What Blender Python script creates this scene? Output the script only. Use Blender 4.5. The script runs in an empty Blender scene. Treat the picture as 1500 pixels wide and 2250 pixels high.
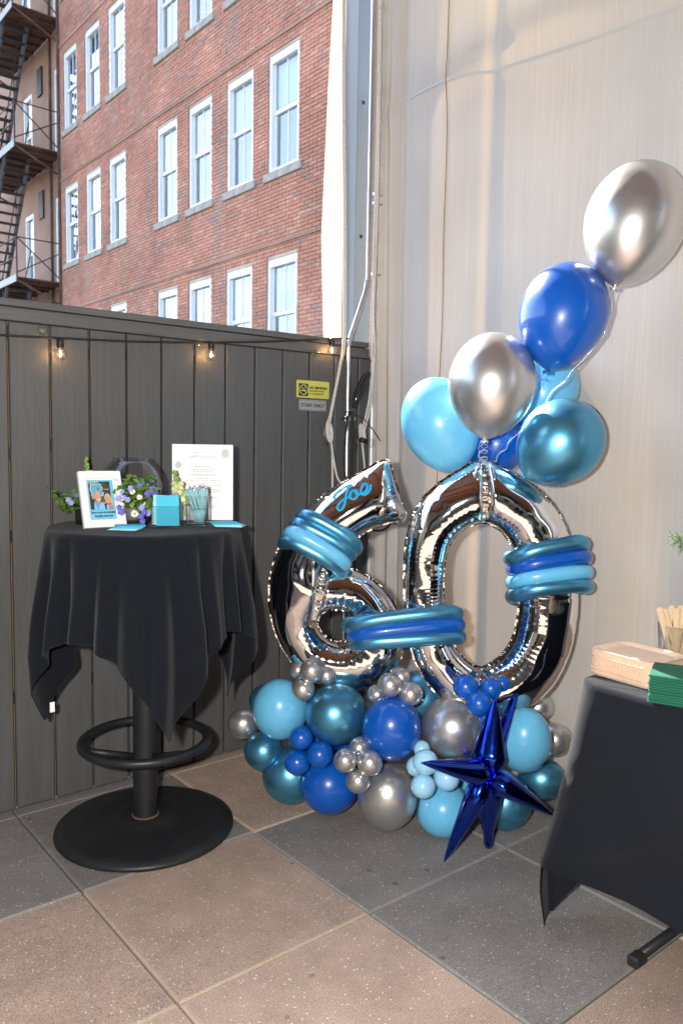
import bpy, math, random
import numpy as np
from mathutils import Vector, Matrix
R = math.radians
random.seed(7); rng = np.random.default_rng(11)
scn = bpy.context.scene
col = scn.collection

# ------------------------------------------------------------------ camera
CAM_RIGHT = Vector((0.7738, -0.6332, 0.0170)); CAM_UP = Vector((0.0410, 0.0768, 0.9962)); CAM_FWD = Vector((0.6321, 0.7702, -0.0854))
CAM_LOC = Vector((0, 0, 1.3537))
cd = bpy.data.cameras.new('camera'); cam = bpy.data.objects.new('camera', cd); col.objects.link(cam)
cd.sensor_fit = 'VERTICAL'; cd.sensor_height = 36.0; cd.sensor_width = 24.0; cd.lens = 1747.08 / 2250 * 36
cd.clip_start = 0.05; cd.clip_end = 400
cd.dof.use_dof = True; cd.dof.focus_distance = 2.75; cd.dof.aperture_fstop = 6.3
cam.matrix_world = Matrix(((CAM_RIGHT.x, CAM_UP.x, -CAM_FWD.x, CAM_LOC.x), (CAM_RIGHT.y, CAM_UP.y, -CAM_FWD.y, CAM_LOC.y),
                           (CAM_RIGHT.z, CAM_UP.z, -CAM_FWD.z, CAM_LOC.z), (0, 0, 0, 1)))
scn.camera = cam

# ------------------------------------------------------------------ sky and sun
SUN_EL = 41.0; SUN_DIR = Vector((0.12, 1.0, 0)).normalized()      # horizontal direction towards the sun
w = bpy.data.worlds.new('World'); scn.world = w; w.use_nodes = True
wn = w.node_tree; bg = wn.nodes['Background']; sky = wn.nodes.new('ShaderNodeTexSky')
sky.sky_type = 'NISHITA'; sky.sun_disc = False; sky.sun_elevation = R(SUN_EL)
sky.sun_rotation = math.atan2(SUN_DIR.x, SUN_DIR.y); sky.air_density = 1.0; sky.dust_density = 1.2; sky.ozone_density = 1.0
bg.inputs['Strength'].default_value = 0.15
wn.links.new(sky.outputs['Color'], bg.inputs['Color'])
sl = bpy.data.lights.new('sun', 'SUN'); sl.energy = 5.0; sl.angle = R(0.53); sl.color = (1.0, 0.95, 0.86)
so = bpy.data.objects.new('sun', sl); col.objects.link(so)
sdir = Vector((SUN_DIR.x * math.cos(R(SUN_EL)), SUN_DIR.y * math.cos(R(SUN_EL)), math.sin(R(SUN_EL))))
so.rotation_euler = (-sdir).to_track_quat('-Z', 'Y').to_euler(); so.location = (0, 0, 8)

# the photographer's flash, a small lamp on the camera: it throws the hard shadows beside the balloons and digits
fl = bpy.data.lights.new('camera_flash', 'SPOT'); fl.energy = 78; fl.shadow_soft_size = 0.035; fl.spot_size = R(110); fl.spot_blend = 0.6
fl.color = (1.0, 0.97, 0.92)
fo = bpy.data.objects.new('camera_flash', fl); col.objects.link(fo)
fo.location = CAM_LOC - CAM_RIGHT * 0.16 + CAM_UP * 0.06
fo.rotation_euler = CAM_FWD.to_track_quat('-Z', 'Y').to_euler()

scn.view_settings.view_transform = 'Standard'; scn.view_settings.look = 'None'
scn.view_settings.exposure = 2.2; scn.view_settings.gamma = 1.0; scn.view_settings.use_curve_mapping = False
scn.render.engine = 'CYCLES'
scn.cycles.max_bounces = 10; scn.cycles.glossy_bounces = 6; scn.cycles.transmission_bounces = 10; scn.cycles.transparent_max_bounces = 12
scn.cycles.use_denoising = True

# ------------------------------------------------------------------ materials
def nodes(m): return m.node_tree.nodes, m.node_tree.links
def mat(name, base, rough=0.5, metal=0.0, var=0.0, vscale=8.0, bump=0.0, bscale=60.0, coat=0.0, crough=0.05, spec=0.5, trans=0.0,
        ior=1.45, sheen=0.0, sss=0.0, emit=None, estr=0.0, stretch=None, rvar=0.0, coords='Object', grime=None):
    m = bpy.data.materials.new(name); m.use_nodes = True; N, L = nodes(m); b = N['Principled BSDF']
    b.inputs['Base Color'].default_value = (*base, 1); b.inputs['Roughness'].default_value = rough; b.inputs['Metallic'].default_value = metal
    b.inputs['Coat Weight'].default_value = coat; b.inputs['Coat Roughness'].default_value = crough
    b.inputs['Specular IOR Level'].default_value = spec; b.inputs['Transmission Weight'].default_value = trans; b.inputs['IOR'].default_value = ior
    b.inputs['Sheen Weight'].default_value = sheen
    if sss: b.inputs['Subsurface Weight'].default_value = sss; b.inputs['Subsurface Radius'].default_value = (0.02, 0.02, 0.03)
    if emit: b.inputs['Emission Color'].default_value = (*emit, 1); b.inputs['Emission Strength'].default_value = estr
    if var or bump or rvar:
        tc = N.new('ShaderNodeTexCoord'); vec = tc.outputs[coords]
        if stretch:
            mp = N.new('ShaderNodeMapping'); mp.inputs['Scale'].default_value = stretch; L.new(vec, mp.inputs['Vector']); vec = mp.outputs['Vector']
    if var:
        n = N.new('ShaderNodeTexNoise'); n.inputs['Scale'].default_value = vscale; n.inputs['Detail'].default_value = 6; n.inputs['Roughness'].default_value = 0.6
        L.new(vec, n.inputs['Vector'])
        r = N.new('ShaderNodeValToRGB'); r.color_ramp.elements[0].position = 0.3; r.color_ramp.elements[1].position = 0.7
        r.color_ramp.elements[0].color = (*[c * (1 - var) for c in base], 1); r.color_ramp.elements[1].color = (*[min(1, c * (1 + var)) for c in base], 1)
        if grime: r.color_ramp.elements[0].color = (*grime, 1)
        L.new(n.outputs['Fac'], r.inputs['Fac']); L.new(r.outputs['Color'], b.inputs['Base Color'])
    if rvar:
        n3 = N.new('ShaderNodeTexNoise'); n3.inputs['Scale'].default_value = vscale * 1.7; n3.inputs['Detail'].default_value = 5; L.new(vec, n3.inputs['Vector'])
        mr = N.new('ShaderNodeMapRange'); mr.inputs['To Min'].default_value = max(0, rough - rvar); mr.inputs['To Max'].default_value = min(1, rough + rvar)
        L.new(n3.outputs['Fac'], mr.inputs['Value']); L.new(mr.outputs['Result'], b.inputs['Roughness'])
    if bump:
        n2 = N.new('ShaderNodeTexNoise'); n2.inputs['Scale'].default_value = bscale; n2.inputs['Detail'].default_value = 5; L.new(vec, n2.inputs['Vector'])
        bp = N.new('ShaderNodeBump'); bp.inputs['Strength'].default_value = bump; bp.inputs['Distance'].default_value = 0.004
        L.new(n2.outputs['Fac'], bp.inputs['Height']); L.new(bp.outputs['Normal'], b.inputs['Normal'])
    return m

M = {}
def brick_mat(name, c1, c2, c3, dark):
    m = bpy.data.materials.new(name); m.use_nodes = True; N, L = nodes(m); b = N['Principled BSDF']; b.inputs['Roughness'].default_value = 0.9
    oi = N.new('ShaderNodeObjectInfo'); at = N.new('ShaderNodeAttribute'); at.attribute_name = 'rnd'
    ad = N.new('ShaderNodeMath'); ad.operation = 'ADD'; L.new(oi.outputs['Random'], ad.inputs[0]); L.new(at.outputs['Fac'], ad.inputs[1])
    fr = N.new('ShaderNodeMath'); fr.operation = 'FRACT'; L.new(ad.outputs[0], fr.inputs[0])
    r = N.new('ShaderNodeValToRGB'); e = r.color_ramp.elements
    e[0].position = 0.0; e[0].color = (*dark, 1); e[1].position = 1.0; e[1].color = (*c3, 1)
    for pos, c in ((0.06, dark), (0.10, c1), (0.5, c2), (0.8, c1)):
        k = e.new(pos); k.color = (*c, 1)
    L.new(fr.outputs[0], r.inputs['Fac'])
    tc = N.new('ShaderNodeTexCoord'); n = N.new('ShaderNodeTexNoise'); n.inputs['Scale'].default_value = 0.9; n.inputs['Detail'].default_value = 8
    geo = N.new('ShaderNodeNewGeometry'); L.new(geo.outputs['Position'], n.inputs['Vector'])
    mr = N.new('ShaderNodeMapRange'); mr.inputs['From Min'].default_value = 0.35; mr.inputs['From Max'].default_value = 0.7; mr.inputs['To Min'].default_value = 0.78; mr.inputs['To Max'].default_value = 1.12
    L.new(n.outputs['Fac'], mr.inputs['Value'])
    mx = N.new('ShaderNodeMix'); mx.data_type = 'RGBA'; mx.blend_type = 'MULTIPLY'; mx.inputs[0].default_value = 1.0
    L.new(r.outputs['Color'], mx.inputs[6]); L.new(mr.outputs['Result'], mx.inputs[7]); L.new(mx.outputs[2], b.inputs['Base Color'])
    ms = N.new('ShaderNodeMapping'); ms.inputs['Scale'].default_value = (1, 2.6, .5); L.new(geo.outputs['Position'], ms.inputs['Vector']); ns = N.new('ShaderNodeTexNoise'); ns.inputs['Scale'].default_value = 1.1; ns.inputs['Detail'].default_value = 7; L.new(ms.outputs[0], ns.inputs['Vector'])
    rs_ = N.new('ShaderNodeMapRange'); rs_.inputs['From Min'].default_value = .55; rs_.inputs['From Max'].default_value = .75; rs_.inputs['To Max'].default_value = .55; L.new(ns.outputs['Fac'], rs_.inputs['Value'])
    mg = N.new('ShaderNodeMix'); mg.data_type = 'RGBA'; mg.inputs[7].default_value = (.36, .29, .25, 1); L.new(rs_.outputs['Result'], mg.inputs[0]); L.new(mx.outputs[2], mg.inputs[6]); L.new(mg.outputs[2], b.inputs['Base Color'])
    n2 = N.new('ShaderNodeTexNoise'); n2.inputs['Scale'].default_value = 60; L.new(geo.outputs['Position'], n2.inputs['Vector'])
    bp = N.new('ShaderNodeBump'); bp.inputs['Strength'].default_value = 0.4; bp.inputs['Distance'].default_value = 0.01; L.new(n2.outputs['Fac'], bp.inputs['Height']); L.new(bp.outputs['Normal'], b.inputs['Normal'])
    return m
M['brick'] = brick_mat('brick', (0.58, 0.265, 0.178), (0.54, 0.225, 0.150), (0.63, 0.335, 0.232), (0.40, 0.235, 0.19))
M['mortar'] = mat('mortar', (0.60, 0.47, 0.37), 0.95, var=0.2, vscale=3)
def far_brick():
    m = bpy.data.materials.new('brown_brick'); m.use_nodes = True; N, L = nodes(m); b = N['Principled BSDF']; b.inputs['Roughness'].default_value = 0.92
    geo = N.new('ShaderNodeNewGeometry'); mp = N.new('ShaderNodeMapping'); mp.inputs['Rotation'].default_value = (R(90), 0, R(90)); L.new(geo.outputs['Position'], mp.inputs['Vector'])
    sx = N.new('ShaderNodeSeparateXYZ'); L.new(geo.outputs['Position'], sx.inputs[0]); cx = N.new('ShaderNodeCombineXYZ')
    L.new(sx.outputs['Y'], cx.inputs['X']); L.new(sx.outputs['Z'], cx.inputs['Y'])
    t = N.new('ShaderNodeTexBrick'); t.inputs['Scale'].default_value = 1.0; t.inputs['Brick Width'].default_value = 0.212; t.inputs['Row Height'].default_value = 0.064
    t.inputs['Mortar Size'].default_value = 0.006; t.inputs['Color1'].default_value = (0.48, 0.25, 0.18, 1); t.inputs['Color2'].default_value = (0.43, 0.26, 0.19, 1); t.inputs['Mortar'].default_value = (0.42, 0.33, 0.27, 1)
    L.new(cx.outputs[0], t.inputs['Vector'])
    n = N.new('ShaderNodeTexNoise'); n.inputs['Scale'].default_value = 0.7; n.inputs['Detail'].default_value = 8; L.new(geo.outputs['Position'], n.inputs['Vector'])
    mx = N.new('ShaderNodeMix'); mx.data_type = 'RGBA'; mx.blend_type = 'MULTIPLY'; mx.inputs[0].default_value = 0.7
    r = N.new('ShaderNodeValToRGB'); r.color_ramp.elements[0].position = 0.35; r.color_ramp.elements[0].color = (0.55, 0.5, 0.48, 1); r.color_ramp.elements[1].position = 0.65
    L.new(n.outputs['Fac'], r.inputs['Fac']); L.new(t.outputs['Color'], mx.inputs[6]); L.new(r.outputs['Color'], mx.inputs[7]); L.new(mx.outputs[2], b.inputs['Base Color'])
    return m
M['far_brick'] = far_brick()

def paver_mat(name, base, fleck, dark, edge):
    m = bpy.data.materials.new(name); m.use_nodes = True; N, L = nodes(m); b = N['Principled BSDF']; b.inputs['Roughness'].default_value = 0.75
    geo = N.new('ShaderNodeNewGeometry'); oi = N.new('ShaderNodeObjectInfo'); tc = N.new('ShaderNodeTexCoord')
    P = geo.outputs['Position']
    def noise(scale, det=4, rough=.6):
        n = N.new('ShaderNodeTexNoise'); n.inputs['Scale'].default_value = scale; n.inputs['Detail'].default_value = det; n.inputs['Roughness'].default_value = rough; L.new(P, n.inputs['Vector']); return n.outputs['Fac']
    def ramp(f, stops):
        r = N.new('ShaderNodeValToRGB'); e = r.color_ramp.elements; e[0].position, e[0].color = stops[0][0], (*stops[0][1], 1); e[1].position, e[1].color = stops[-1][0], (*stops[-1][1], 1)
        for s in stops[1:-1]: k = e.new(s[0]); k.color = (*s[1], 1)
        L.new(f, r.inputs['Fac']); return r.outputs['Color']
    def mix(f, a, c, blend='MIX'):
        x = N.new('ShaderNodeMix'); x.data_type = 'RGBA'; x.blend_type = blend
        if isinstance(f, float): x.inputs[0].default_value = f
        else: L.new(f, x.inputs[0])
        for i, q in ((6, a), (7, c)):
            if isinstance(q, tuple): x.inputs[i].default_value = (*q, 1)
            else: L.new(q, x.inputs[i])
        return x.outputs[2]
    c = ramp(noise(5, 8, .7), [(0.3, tuple(v * .78 for v in base)), (0.7, tuple(v * 1.15 for v in base))])
    c = mix(0.85, c, ramp(noise(260, 3, .75), [(0.34, (.45, .45, .45)), (0.5, (1, 1, 1)), (0.68, (1.65, 1.62, 1.6))]), 'MULTIPLY')
    v = N.new('ShaderNodeTexVoronoi'); v.inputs['Scale'].default_value = 105; L.new(P, v.inputs['Vector'])
    sp = N.new('ShaderNodeSeparateColor'); L.new(v.outputs['Color'], sp.inputs[0])
    lt = N.new('ShaderNodeMath'); lt.operation = 'LESS_THAN'; lt.inputs[1].default_value = 0.26; L.new(v.outputs['Distance'], lt.inputs[0])
    gt = N.new('ShaderNodeMath'); gt.operation = 'GREATER_THAN'; gt.inputs[1].default_value = 0.84; L.new(sp.outputs[0], gt.inputs[0])
    mu = N.new('ShaderNodeMath'); mu.operation = 'MULTIPLY'; L.new(lt.outputs[0], mu.inputs[0]); L.new(gt.outputs[0], mu.inputs[1])
    c = mix(mu.outputs[0], c, fleck)
    v2 = N.new('ShaderNodeTexVoronoi'); v2.inputs['Scale'].default_value = 11; L.new(P, v2.inputs['Vector']); s2 = N.new('ShaderNodeSeparateColor'); L.new(v2.outputs['Color'], s2.inputs[0])
    d2 = N.new('ShaderNodeMath'); d2.operation = 'ADD'; L.new(v2.outputs['Distance'], d2.inputs[0])
    nz = N.new('ShaderNodeMath'); nz.operation = 'MULTIPLY'; nz.inputs[1].default_value = 0.35; L.new(noise(45, 3), nz.inputs[0]); L.new(nz.outputs[0], d2.inputs[1])
    l2 = N.new('ShaderNodeMath'); l2.operation = 'LESS_THAN'; l2.inputs[1].default_value = 0.27; L.new(d2.outputs[0], l2.inputs[0])
    g2 = N.new('ShaderNodeMath'); g2.operation = 'GREATER_THAN'; g2.inputs[1].default_value = 0.66; L.new(s2.outputs[1], g2.inputs[0])
    m2 = N.new('ShaderNodeMath'); m2.operation = 'MULTIPLY'; L.new(l2.outputs[0], m2.inputs[0]); L.new(g2.outputs[0], m2.inputs[1])
    m3 = N.new('ShaderNodeMath'); m3.operation = 'MULTIPLY'; m3.inputs[1].default_value = 0.6; L.new(m2.outputs[0], m3.inputs[0])
    c = mix(m3.outputs[0], c, dark)
    # worn paler rim of each paver
    s = N.new('ShaderNodeSeparateXYZ'); L.new(tc.outputs['Object'], s.inputs[0])
    ax = N.new('ShaderNodeMath'); ax.operation = 'ABSOLUTE'; L.new(s.outputs['X'], ax.inputs[0]); ay = N.new('ShaderNodeMath'); ay.operation = 'ABSOLUTE'; L.new(s.outputs['Y'], ay.inputs[0])
    mxm = N.new('ShaderNodeMath'); mxm.operation = 'MAXIMUM'; L.new(ax.outputs[0], mxm.inputs[0]); L.new(ay.outputs[0], mxm.inputs[1])
    em = N.new('ShaderNodeMapRange'); em.inputs['From Min'].default_value = 0.290; em.inputs['From Max'].default_value = 0.299; em.inputs['To Max'].default_value = 0.45; L.new(mxm.outputs[0], em.inputs['Value'])
    c = mix(em.outputs['Result'], c, edge)
    hv = N.new('ShaderNodeMapRange'); hv.inputs['To Min'].default_value = 0.88; hv.inputs['To Max'].default_value = 1.1; L.new(oi.outputs['Random'], hv.inputs['Value'])
    c = mix(1.0, c, hv.outputs['Result'], 'MULTIPLY')
    L.new(c, b.inputs['Base Color'])
    bp = N.new('ShaderNodeBump'); bp.inputs['Strength'].default_value = 0.5; bp.inputs['Distance'].default_value = 0.002; L.new(noise(260, 4), bp.inputs['Height']); L.new(bp.outputs['Normal'], b.inputs['Normal'])
    return m
M['paver_tan'] = paver_mat('tan_paver', (0.36, 0.268, 0.212), (0.62, 0.56, 0.50), (0.17, 0.10, 0.07), (0.43, 0.34, 0.25))
M['paver_grey'] = paver_mat('grey_paver', (0.205, 0.190, 0.176), (0.46, 0.45, 0.44), (0.045, 0.042, 0.042), (0.24, 0.23, 0.22))
M['bedding'] = mat('bedding_sand', (0.05, 0.045, 0.04), 0.95, var=0.3)
M['asphalt'] = mat('asphalt', (0.05, 0.05, 0.05), 0.9, var=0.3)

def board_mat():
    m = mat('painted_board', (0.085, 0.085, 0.085), 0.5, var=0.14, vscale=3.0, bump=0.28, bscale=14, stretch=(16, 16, 0.8), rvar=0.10)
    return m
M['board'] = board_mat()
M['cap'] = mat('painted_cap', (0.10, 0.10, 0.098), 0.5, var=0.15, bump=0.2, bscale=20, stretch=(0.6, 12, 12))
M['rawwood'] = mat('raw_wood', (0.30, 0.17, 0.09), 0.85, var=0.3, stretch=(20, 20, 2))
M['blackplastic'] = mat('black_plastic', (0.012, 0.012, 0.013), 0.45)
M['blackrubber'] = mat('black_rubber', (0.016, 0.016, 0.017), 0.6, var=0.2)
M['column'] = mat('blue_grey_paint', (0.24, 0.27, 0.30), 0.45, var=0.06, vscale=2)
M['galv'] = mat('galvanised_steel', (0.62, 0.62, 0.62), 0.35, 1.0, var=0.15, vscale=30)
M['steel'] = mat('bright_steel', (0.75, 0.75, 0.76), 0.2, 1.0)
M['alu'] = mat('white_aluminium', (0.62, 0.61, 0.60), 0.4, 0.3)
M['rope'] = mat('braided_rope', (0.62, 0.57, 0.52), 0.85, var=0.2, vscale=120, bump=0.8, bscale=300)
M['trim'] = mat('white_window_paint', (0.82, 0.81, 0.79), 0.5, var=0.04)
M['stone'] = mat('stone_sill', (0.42, 0.38, 0.33), 0.9, var=0.25, vscale=9, bump=0.5)
M['iron'] = mat('black_iron', (0.035, 0.033, 0.036), 0.6, var=0.3, vscale=5)
M['rust'] = mat('rusty_iron', (0.13, 0.065, 0.045), 0.85, var=0.45, vscale=4, grime=(0.05, 0.035, 0.03))
M['blind'] = mat('pale_blind', (0.66, 0.72, 0.78), 0.7)
M['interior'] = mat('dim_room', (0.16, 0.19, 0.23), 0.8)
def glass_pane(name, tint, refl, pw=4.0):
    m = bpy.data.materials.new(name); m.use_nodes = True; N, L = nodes(m); N.remove(N['Principled BSDF']); o = N['Material Output']
    t = N.new('ShaderNodeBsdfTransparent'); t.inputs[0].default_value = (*tint, 1); g = N.new('ShaderNodeBsdfGlossy'); g.inputs['Roughness'].default_value = 0.02
    lw = N.new('ShaderNodeLayerWeight'); lw.inputs['Blend'].default_value = 0.5; f = N.new('ShaderNodeMath'); f.operation = 'POWER'; f.inputs[1].default_value = pw; L.new(lw.outputs['Facing'], f.inputs[0])
    a = N.new('ShaderNodeMath'); a.operation = 'MULTIPLY_ADD'; a.inputs[1].default_value = 0.85; a.inputs[2].default_value = 0.04 + refl
    L.new(f.outputs[0], a.inputs[0]); mx = N.new('ShaderNodeMixShader'); L.new(a.outputs[0], mx.inputs[0]); L.new(t.outputs[0], mx.inputs[1]); L.new(g.outputs[0], mx.inputs[2]); L.new(mx.outputs[0], o.inputs['Surface'])
    return m
M['pane'] = glass_pane('window_glass', (0.85, 0.92, 0.97), 0.12)
M['thinglass'] = glass_pane('thin_clear_glass', (0.965, 0.975, 0.975), 0.015)
M['bowlglass'] = glass_pane('bowl_glass', (0.93, 0.945, 0.95), 0.05, 2.4)
M['solidglass'] = mat('clear_glass', (1, 1, 1), 0.0, trans=1.0, ior=1.45)

def fabric_screen():
    m = bpy.data.materials.new('beige_screen_fabric'); m.use_nodes = True; N, L = nodes(m); N.remove(N['Principled BSDF']); o = N['Material Output']
    tc = N.new('ShaderNodeTexCoord'); mp = N.new('ShaderNodeMapping'); mp.inputs['Scale'].default_value = (1, 300, 1.6); L.new(tc.outputs['Object'], mp.inputs['Vector'])
    n = N.new('ShaderNodeTexNoise'); n.inputs['Scale'].default_value = 1; n.inputs['Detail'].default_value = 3; L.new(mp.outputs[0], n.inputs['Vector'])
    n2 = N.new('ShaderNodeTexNoise'); n2.inputs['Scale'].default_value = 2.2; n2.inputs['Detail'].default_value = 5; L.new(tc.outputs['Object'], n2.inputs['Vector'])
    r = N.new('ShaderNodeValToRGB'); r.color_ramp.elements[0].position = 0.3; r.color_ramp.elements[1].position = 0.72
    r.color_ramp.elements[0].color = (0.475, 0.470, 0.465, 1); r.color_ramp.elements[1].color = (0.56, 0.554, 0.548, 1); L.new(n.outputs['Fac'], r.inputs['Fac'])
    mr = N.new('ShaderNodeMapRange'); mr.inputs['From Min'].default_value = .3; mr.inputs['From Max'].default_value = .7; mr.inputs['To Min'].default_value = .88; mr.inputs['To Max'].default_value = 1.06; L.new(n2.outputs['Fac'], mr.inputs['Value'])
    mx = N.new('ShaderNodeMix'); mx.data_type = 'RGBA'; mx.blend_type = 'MULTIPLY'; mx.inputs[0].default_value = 1; L.new(r.outputs['Color'], mx.inputs[6]); L.new(mr.outputs['Result'], mx.inputs[7])
    d = N.new('ShaderNodeBsdfDiffuse'); L.new(mx.outputs[2], d.inputs['Color']); t = N.new('ShaderNodeBsdfTranslucent'); t.inputs['Color'].default_value = (0.82, 0.55, 0.30, 1)
    bp = N.new('ShaderNodeBump'); bp.inputs['Strength'].default_value = 0.35; bp.inputs['Distance'].default_value = 0.002; L.new(n.outputs['Fac'], bp.inputs['Height']); L.new(bp.outputs['Normal'], d.inputs['Normal'])
    s = N.new('ShaderNodeMixShader'); s.inputs[0].default_value = 0.22; L.new(d.outputs[0], s.inputs[1]); L.new(t.outputs[0], s.inputs[2]); L.new(s.outputs[0], o.inputs['Surface'])
    return m
M['screen'] = fabric_screen()
def cream_cloth():
    m = bpy.data.materials.new('cream_curtain'); m.use_nodes = True; N, L = nodes(m); N.remove(N['Principled BSDF']); o = N['Material Output']
    d = N.new('ShaderNodeBsdfDiffuse'); d.inputs['Color'].default_value = (0.72, 0.66, 0.56, 1); t = N.new('ShaderNodeBsdfTranslucent'); t.inputs['Color'].default_value = (0.85, 0.74, 0.56, 1)
    s = N.new('ShaderNodeMixShader'); s.inputs[0].default_value = 0.20; L.new(d.outputs[0], s.inputs[1]); L.new(t.outputs[0], s.inputs[2]); L.new(s.outputs[0], o.inputs['Surface'])
    return m
M['cream'] = cream_cloth()
M['tape'] = mat('pale_seam_tape', (0.44, 0.425, 0.405), 0.7)
M['fringe'] = mat('frayed_edge', (0.66, 0.62, 0.60), 0.9, bump=0.6, bscale=200)
M['blackcloth'] = mat('black_tablecloth', (0.0085, 0.0100, 0.0140), 0.9, var=0.15, vscale=300, bump=0.3, bscale=900, spec=0.05, sheen=0.10)
M['tablemetal'] = mat('black_powder_coat', (0.014, 0.0145, 0.016), 0.42, var=0.2, vscale=14, bump=0.12, bscale=350, rvar=0.1)
M['wood_roof'] = mat('cedar_roof', (0.30, 0.145, 0.08), 0.55, var=0.35, vscale=2, stretch=(1.2, 14, 14))
M['stucco'] = mat('plain_wall', (0.24, 0.225, 0.21), 0.85, var=0.2)
M['darkglass'] = mat('dark_shopfront_glass', (0.02, 0.02, 0.022), 0.05)
# balloons
LC = {'royal': (0.0015, 0.080, 0.40), 'sky': (0.13, 0.46, 0.71), 'pale': (0.32, 0.60, 0.80)}
CC = {'silver': (0.60, 0.597, 0.595), 'teal': (0.105, 0.37, 0.58)}
def latex(k):
    return mat('latex_' + k, LC[k], 0.32, spec=0.5, coat=0.6, crough=0.04, sss=0.15, rvar=0.04, vscale=5)
for k in LC: M[k] = latex(k)
for k in CC: M[k] = mat('chrome_latex_' + k, CC[k], 0.32 if k == 'silver' else 0.34, 0.87, coat=0.08, crough=0.07, rvar=0.05, vscale=6)
M['foil'] = mat('silver_foil', (0.92, 0.915, 0.91), 0.045, 1.0, bump=0.03, bscale=40)
M['foilblue'] = mat('blue_foil', (0.010, 0.060, 0.56), 0.17, 1.0, bump=0.1, bscale=45, coat=0.4)
M['decal'] = mat('cyan_vinyl', (0.005, 0.33, 0.62), 0.35)
M['ribbon'] = mat('silver_ribbon', (0.62, 0.64, 0.68), 0.25, 0.6)
M['ribbonblue'] = mat('blue_ribbon', (0.02, 0.12, 0.28), 0.3, 0.3)
# table things
M['whiteframe'] = mat('white_frame', (0.80, 0.79, 0.77), 0.4)
M['matboard'] = mat('white_board', (0.83, 0.82, 0.82), 0.6)
M['print_blue'] = mat('print_light_blue', (0.16, 0.52, 0.72), 0.3)
M['ink'] = mat('print_dark', (0.012, 0.02, 0.035), 0.5)
M['inkgrey'] = mat('print_grey', (0.36, 0.35, 0.36), 0.6)
M['inkpale'] = mat('print_pale_grey', (0.52, 0.50, 0.51), 0.6)
M['teal_card'] = mat('turquoise_card', (0.02, 0.42, 0.60), 0.55, var=0.05)
M['pale_card'] = mat('pale_turquoise_card', (0.30, 0.62, 0.70), 0.55, var=0.05)
M['pen'] = mat('pen_barrel', (0.30, 0.56, 0.58), 0.35, coat=0.3)
M['leaf'] = mat('leaf_green', (0.09, 0.20, 0.03), 0.5, var=0.35, vscale=30)
M['leaf2'] = mat('leaf_light_green', (0.22, 0.36, 0.06), 0.5, var=0.3, vscale=30)
M['snap'] = mat('snapdragon_cream', (0.62, 0.66, 0.32), 0.6, var=0.15)
M['violet'] = mat('violet_petal', (0.14, 0.12, 0.55), 0.6, var=0.3, vscale=40)
M['lilac'] = mat('lilac_petal', (0.34, 0.33, 0.72), 0.6, var=0.2, vscale=40)
M['white_petal'] = mat('white_petal', (0.80, 0.79, 0.74), 0.6)
M['yolk'] = mat('daisy_centre', (0.70, 0.42, 0.02), 0.7)
M['birch'] = mat('palm_leaf_plate', (0.70, 0.52, 0.38), 0.6, var=0.05, vscale=6, stretch=(3, 12, 3), bump=0.15)
M['birchwood'] = mat('birch_utensil', (0.68, 0.50, 0.32), 0.6, var=0.1, vscale=10, stretch=(30, 30, 2))
M['napkin'] = mat('green_paper', (0.004, 0.09, 0.052), 0.85, bump=0.3, bscale=400)
M['yellow'] = mat('sign_yellow', (0.56, 0.52, 0.10), 0.45)
M['signsilver'] = mat('brushed_silver_plate', (0.42, 0.40, 0.39), 0.4, 0.35)
M['filament'] = mat('glowing_filament', (1, 0.6, 0.2), 0.5, emit=(1.0, 0.55, 0.20), estr=45)
M['skin'] = mat('print_skin', (0.60, 0.30, 0.22), 0.4); M['skin2'] = mat('print_skin_shade', (0.50, 0.22, 0.15), 0.4)
M['hair_blond'] = mat('print_blond', (0.58, 0.40, 0.22), 0.4); M['hair_grey'] = mat('print_grey_hair', (0.30, 0.24, 0.20), 0.4)
M['shirt'] = mat('print_shirt_blue', (0.22, 0.50, 0.78), 0.4); M['emblem'] = mat('print_emblem_blue', (0.10, 0.36, 0.55), 0.4)
M['photo_dark'] = mat('print_dark_ground', (0.05, 0.05, 0.045), 0.4, var=0.6, vscale=60); M['photo_green'] = mat('print_green', (0.03, 0.14, 0.06), 0.4)
M['print_white'] = mat('print_white', (0.78, 0.80, 0.82), 0.4)
M['photo_tan'] = mat('print_tan', (0.36, 0.30, 0.18), 0.4, var=0.3, vscale=80)
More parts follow.
